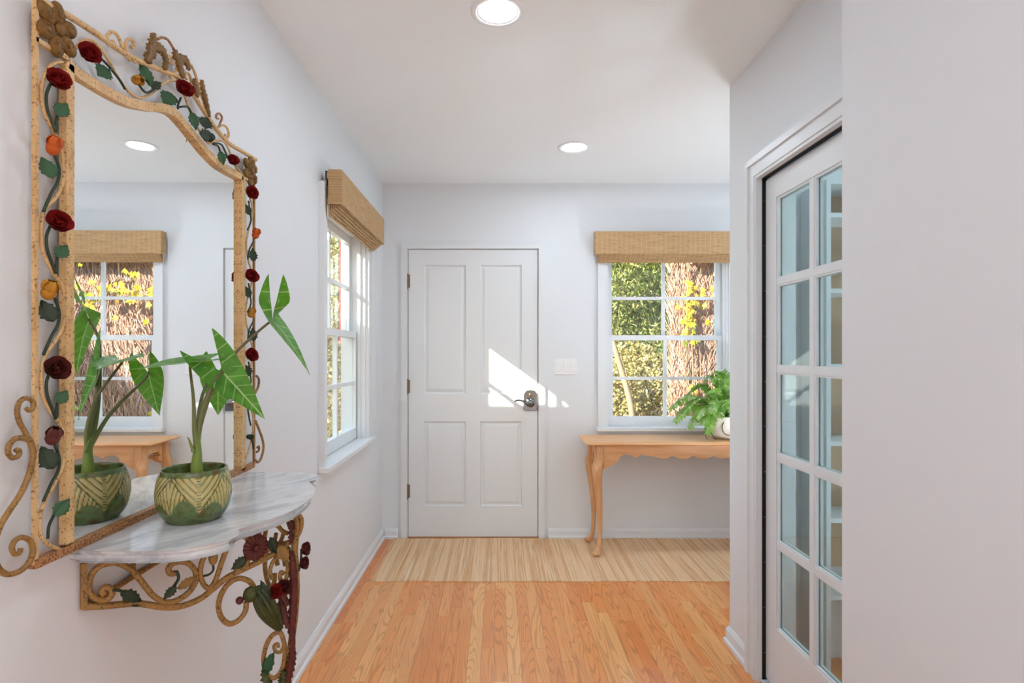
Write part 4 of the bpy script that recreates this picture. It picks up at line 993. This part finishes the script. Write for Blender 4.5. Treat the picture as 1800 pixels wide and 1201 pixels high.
def scatter(bm, rnd, c, rad, n, size, aspect=2.0, hang=0.0, shell=.55):
    for k in range(n):
        v = Vector((rnd.gauss(0,1), rnd.gauss(0,1), rnd.gauss(0,1))).normalized()*(shell+(1-shell)*rnd.random())
        p = Vector(c)+Vector((v.x*rad[0], v.y*rad[1], v.z*rad[2])); s = size*(.6+.8*rnd.random())
        a = Vector((rnd.gauss(0,1), rnd.gauss(0,1), rnd.gauss(0,1))).normalized()
        if hang: a = (a*(1-hang)+Vector((0,0,-1))*hang).normalized()
        b = a.cross(Vector((rnd.gauss(0,1), rnd.gauss(0,1), rnd.gauss(0,1)))).normalized(); a = a*s*aspect/2; b = b*s/2
        bm.faces.new([bm.verts.new(q) for q in (p-a, p+b*.9, p+a, p-b*.9)])
m_bark = mk_paint('pale_bark', (150,124,100), .9, .5)
def tree(name, label, base, trunk, blobs, mat, size, aspect, hang, seed, group='garden trees and shrubs', tr=.06):
    rnd = random.Random(seed); r = tag(empty(name, base), label, 'tree' if 'tree' in name else 'shrub', group); B = Vector(base)
    bm = bmesh.new(); tube(bm, cat([Vector(t)-B for t in trunk], 5), [tr, tr*.85, tr*.5], 9); mk('trunk', bm, m_bark, r, True)
    bm = bmesh.new()
    for c, rad, n in blobs: scatter(bm, rnd, Vector(c)-B, rad, n, size, aspect, hang)
    mk('foliage', bm, mat, r)
m_weep = mk_leafmat('weeping_foliage', [(128,146,66),(168,178,98),(104,122,56),(204,198,140),(88,100,50),(164,150,98),(150,168,84)], .35)
m_pale = mk_leafmat('pale_foliage', [(208,190,128),(160,152,84),(232,216,160),(120,118,58),(190,166,108),(98,98,46)], .3)
m_dark = mk_leafmat('dark_foliage', [(74,98,40),(110,128,56),(142,150,74),(58,78,34)], .3)
m_ivy = mk_leafmat('ivy_leaf', [(206,196,52),(170,184,60),(228,206,70),(214,160,60),(132,160,56)], .4)
G0 = -.25
tree('weeping_tree', 'tall tree with fine drooping yellow green foliage behind the window', (1.9, 9.2, G0), [(1.9,9.2,G0),(1.95,9.3,1.5),(2.0,9.3,3.5)], [((1.8,8.9,2.5),(.9,.5,.9),13000),((2.6,9.2,2.4),(.8,.5,.8),9000),((1.6,8.8,1.6),(.6,.4,.6),8000),((2.3,9.0,1.5),(.6,.4,.6),8000)], m_weep, .021, 3.4, .45, 1)
tree('backdrop_tree', 'dense dark green tree filling the gap far behind the window', (3.0, 12.5, G0), [(3.0,12.5,G0),(3.0,12.5,2),(3.1,12.5,4)], [((2.6,12,2.6),(2.6,.9,1.9),5200),((1.4,12.3,1.4),(2.0,.8,1.4),3000)], m_dark, .11, 1.8, .2, 3)
tree('pale_shrub', 'pale dry-leaved shrub below the weeping tree', (1.75, 7.9, G0), [(1.75,7.9,G0),(1.8,7.95,.3),(1.85,7.9,.8)], [((1.55,7.8,.55),(.55,.35,.7),6000),((2.2,8.1,.6),(.55,.35,.75),6000),((1.9,8.2,1.0),(.6,.3,.5),4000)], m_pale, .034, 1.5, .1, 4, tr=.03)
tree('leaning_tree', 'leaning pale bare trunk crossing the lower left window panes', (1.72, 7.0, G0), [(1.72,7.0,G0),(1.66,7.0,.5),(1.60,7.02,.85),(1.46,7.05,1.35),(1.37,7.1,1.75),(1.25,7.1,2.6)], [((1.2,7.1,2.9),(.5,.4,.35),700)], m_weep, .06, 2.2, .2, 5, tr=.042)
tree('garden_shrub', 'sunlit olive and beige shrub outside the left window', (-2.15, 7.4, G0), [(-2.15,7.4,G0),(-2.1,7.4,1.0),(-2.1,7.4,2.0)], [((-2.2,7.4,.9),(.7,.5,1.1),6500),((-2.1,7.3,2.1),(.6,.5,.7),3000)], m_pale, .04, 1.6, .1, 6, tr=.03)
tree('leafy_tree', 'green leafy tree top outside the left window', (-2.9, 9.5, G0), [(-2.9,9.5,G0),(-2.9,9.5,1.5),(-2.85,9.5,3)], [((-2.9,9.5,2.3),(.9,.6,1.0),2200)], m_dark, .08, 1.7, .1, 8)
# ivy on the brushwood
def ivy():
    base = Vector((2.3, 6.9, 2.2)); r = tag(empty('ivy_vine', base), 'yellow and green ivy hanging over the brushwood fence', 'vine'); rnd = random.Random(9)
    bm = bmesh.new(); pts = [(0,0),(.35,.25),(.75,.42),(.7,.12),(1.15,.02),(.7,-.12),(.75,-.42),(.35,-.25)]
    vs = [bm.verts.new((a, b, .12*a*a-.1*abs(b))) for a, b in pts]; c = bm.verts.new((.45,0,.04))
    for i in range(len(vs)): bm.faces.new((vs[i], vs[(i+1) % len(vs)], c))
    me = to_mesh('leaf', bm, m_ivy, False)
    spots = [((2.33+rnd.gauss(0,.07), 1.45+rnd.random()*.75) if k < 60 else (3.15+rnd.gauss(0,.13), 2.05+rnd.gauss(0,.16)) if k < 85 else (2.75+rnd.gauss(0,.1), 2.12+rnd.gauss(0,.12)) if k < 110 else (2.4+rnd.gauss(0,.06), .5+rnd.random()*.6)) for k in range(118)]
    for x, z in spots:
        s = .06+.05*rnd.random(); d = Vector((rnd.gauss(0,.6), rnd.gauss(0,.2), -.8)); inst('leaf', me, r, mtx=frame_mtx(Vector((x, 6.87+rnd.gauss(0,.012), z))-base, d, Vector((rnd.gauss(-.4,.4), -1, .5)), s))
    for k in range(5):
        x = 2.25+.05*k; bm = bmesh.new(); tube(bm, cat([Vector((x+rnd.gauss(0,.05), 6.9, z))-base for z in (.3,.9,1.4,1.9,2.4)], 5), .006, 5); mk('vine_stem', bm, m_bark, r, True)
ivy()
# neighbouring eave over the brushwood fence
def eave():
    r = tag(empty('neighbour_eave', (3.7, 7.02, 2.34)), 'brown underside of a roof eave above the brushwood fence', 'roof'); Mr = mk_paint('eave_brown', (98,76,60), .8, .2)
    mk('soffit', bx((-1.6, 3.0, -.28, .12, .28, .33)), Mr, r); mk('fascia', bx((-1.6, 3.0, -.31, -.28, .2, .36)), Mr, r)
    for k in range(7): mk('rafter', bx((-1.5+k*.65, -1.44+k*.65, -.28, .12, .255, .28)), m_trim, r)
eave()
# porch post outside the left window
r = tag(empty('porch_post', (-1.2, 4.62, G0)), 'red painted post on a grey pier outside the left window', 'post')
mk('pier', bx((-.05, .09, -.08, .08, 0, 1.64)), mk_paint('grey_siding', (112,114,122), .8, .1), r)
mk('post', bx((-.072, -.03, -.05, .05, 1.66, 3.1)), mk_paint('red_paint', (190,44,40), .55, .05), r); mk('post_cap', bx((-.075, .1, -.09, .09, 1.64, 1.66)), m_bark, r)
# unseen wall added to trim the sun coming through the left window
gw = struct(mk('wall_sun_blocker', bx((-4.5, -1.35, 2.35, 2.5, G0, 2.46), (-4.5, -1.33, 2.32, 2.53, 2.46, 2.52)), mk_paint('stucco', (206,200,190), .9, .3)), 'unseen stucco wall added to trim the sun patch', 'wall')
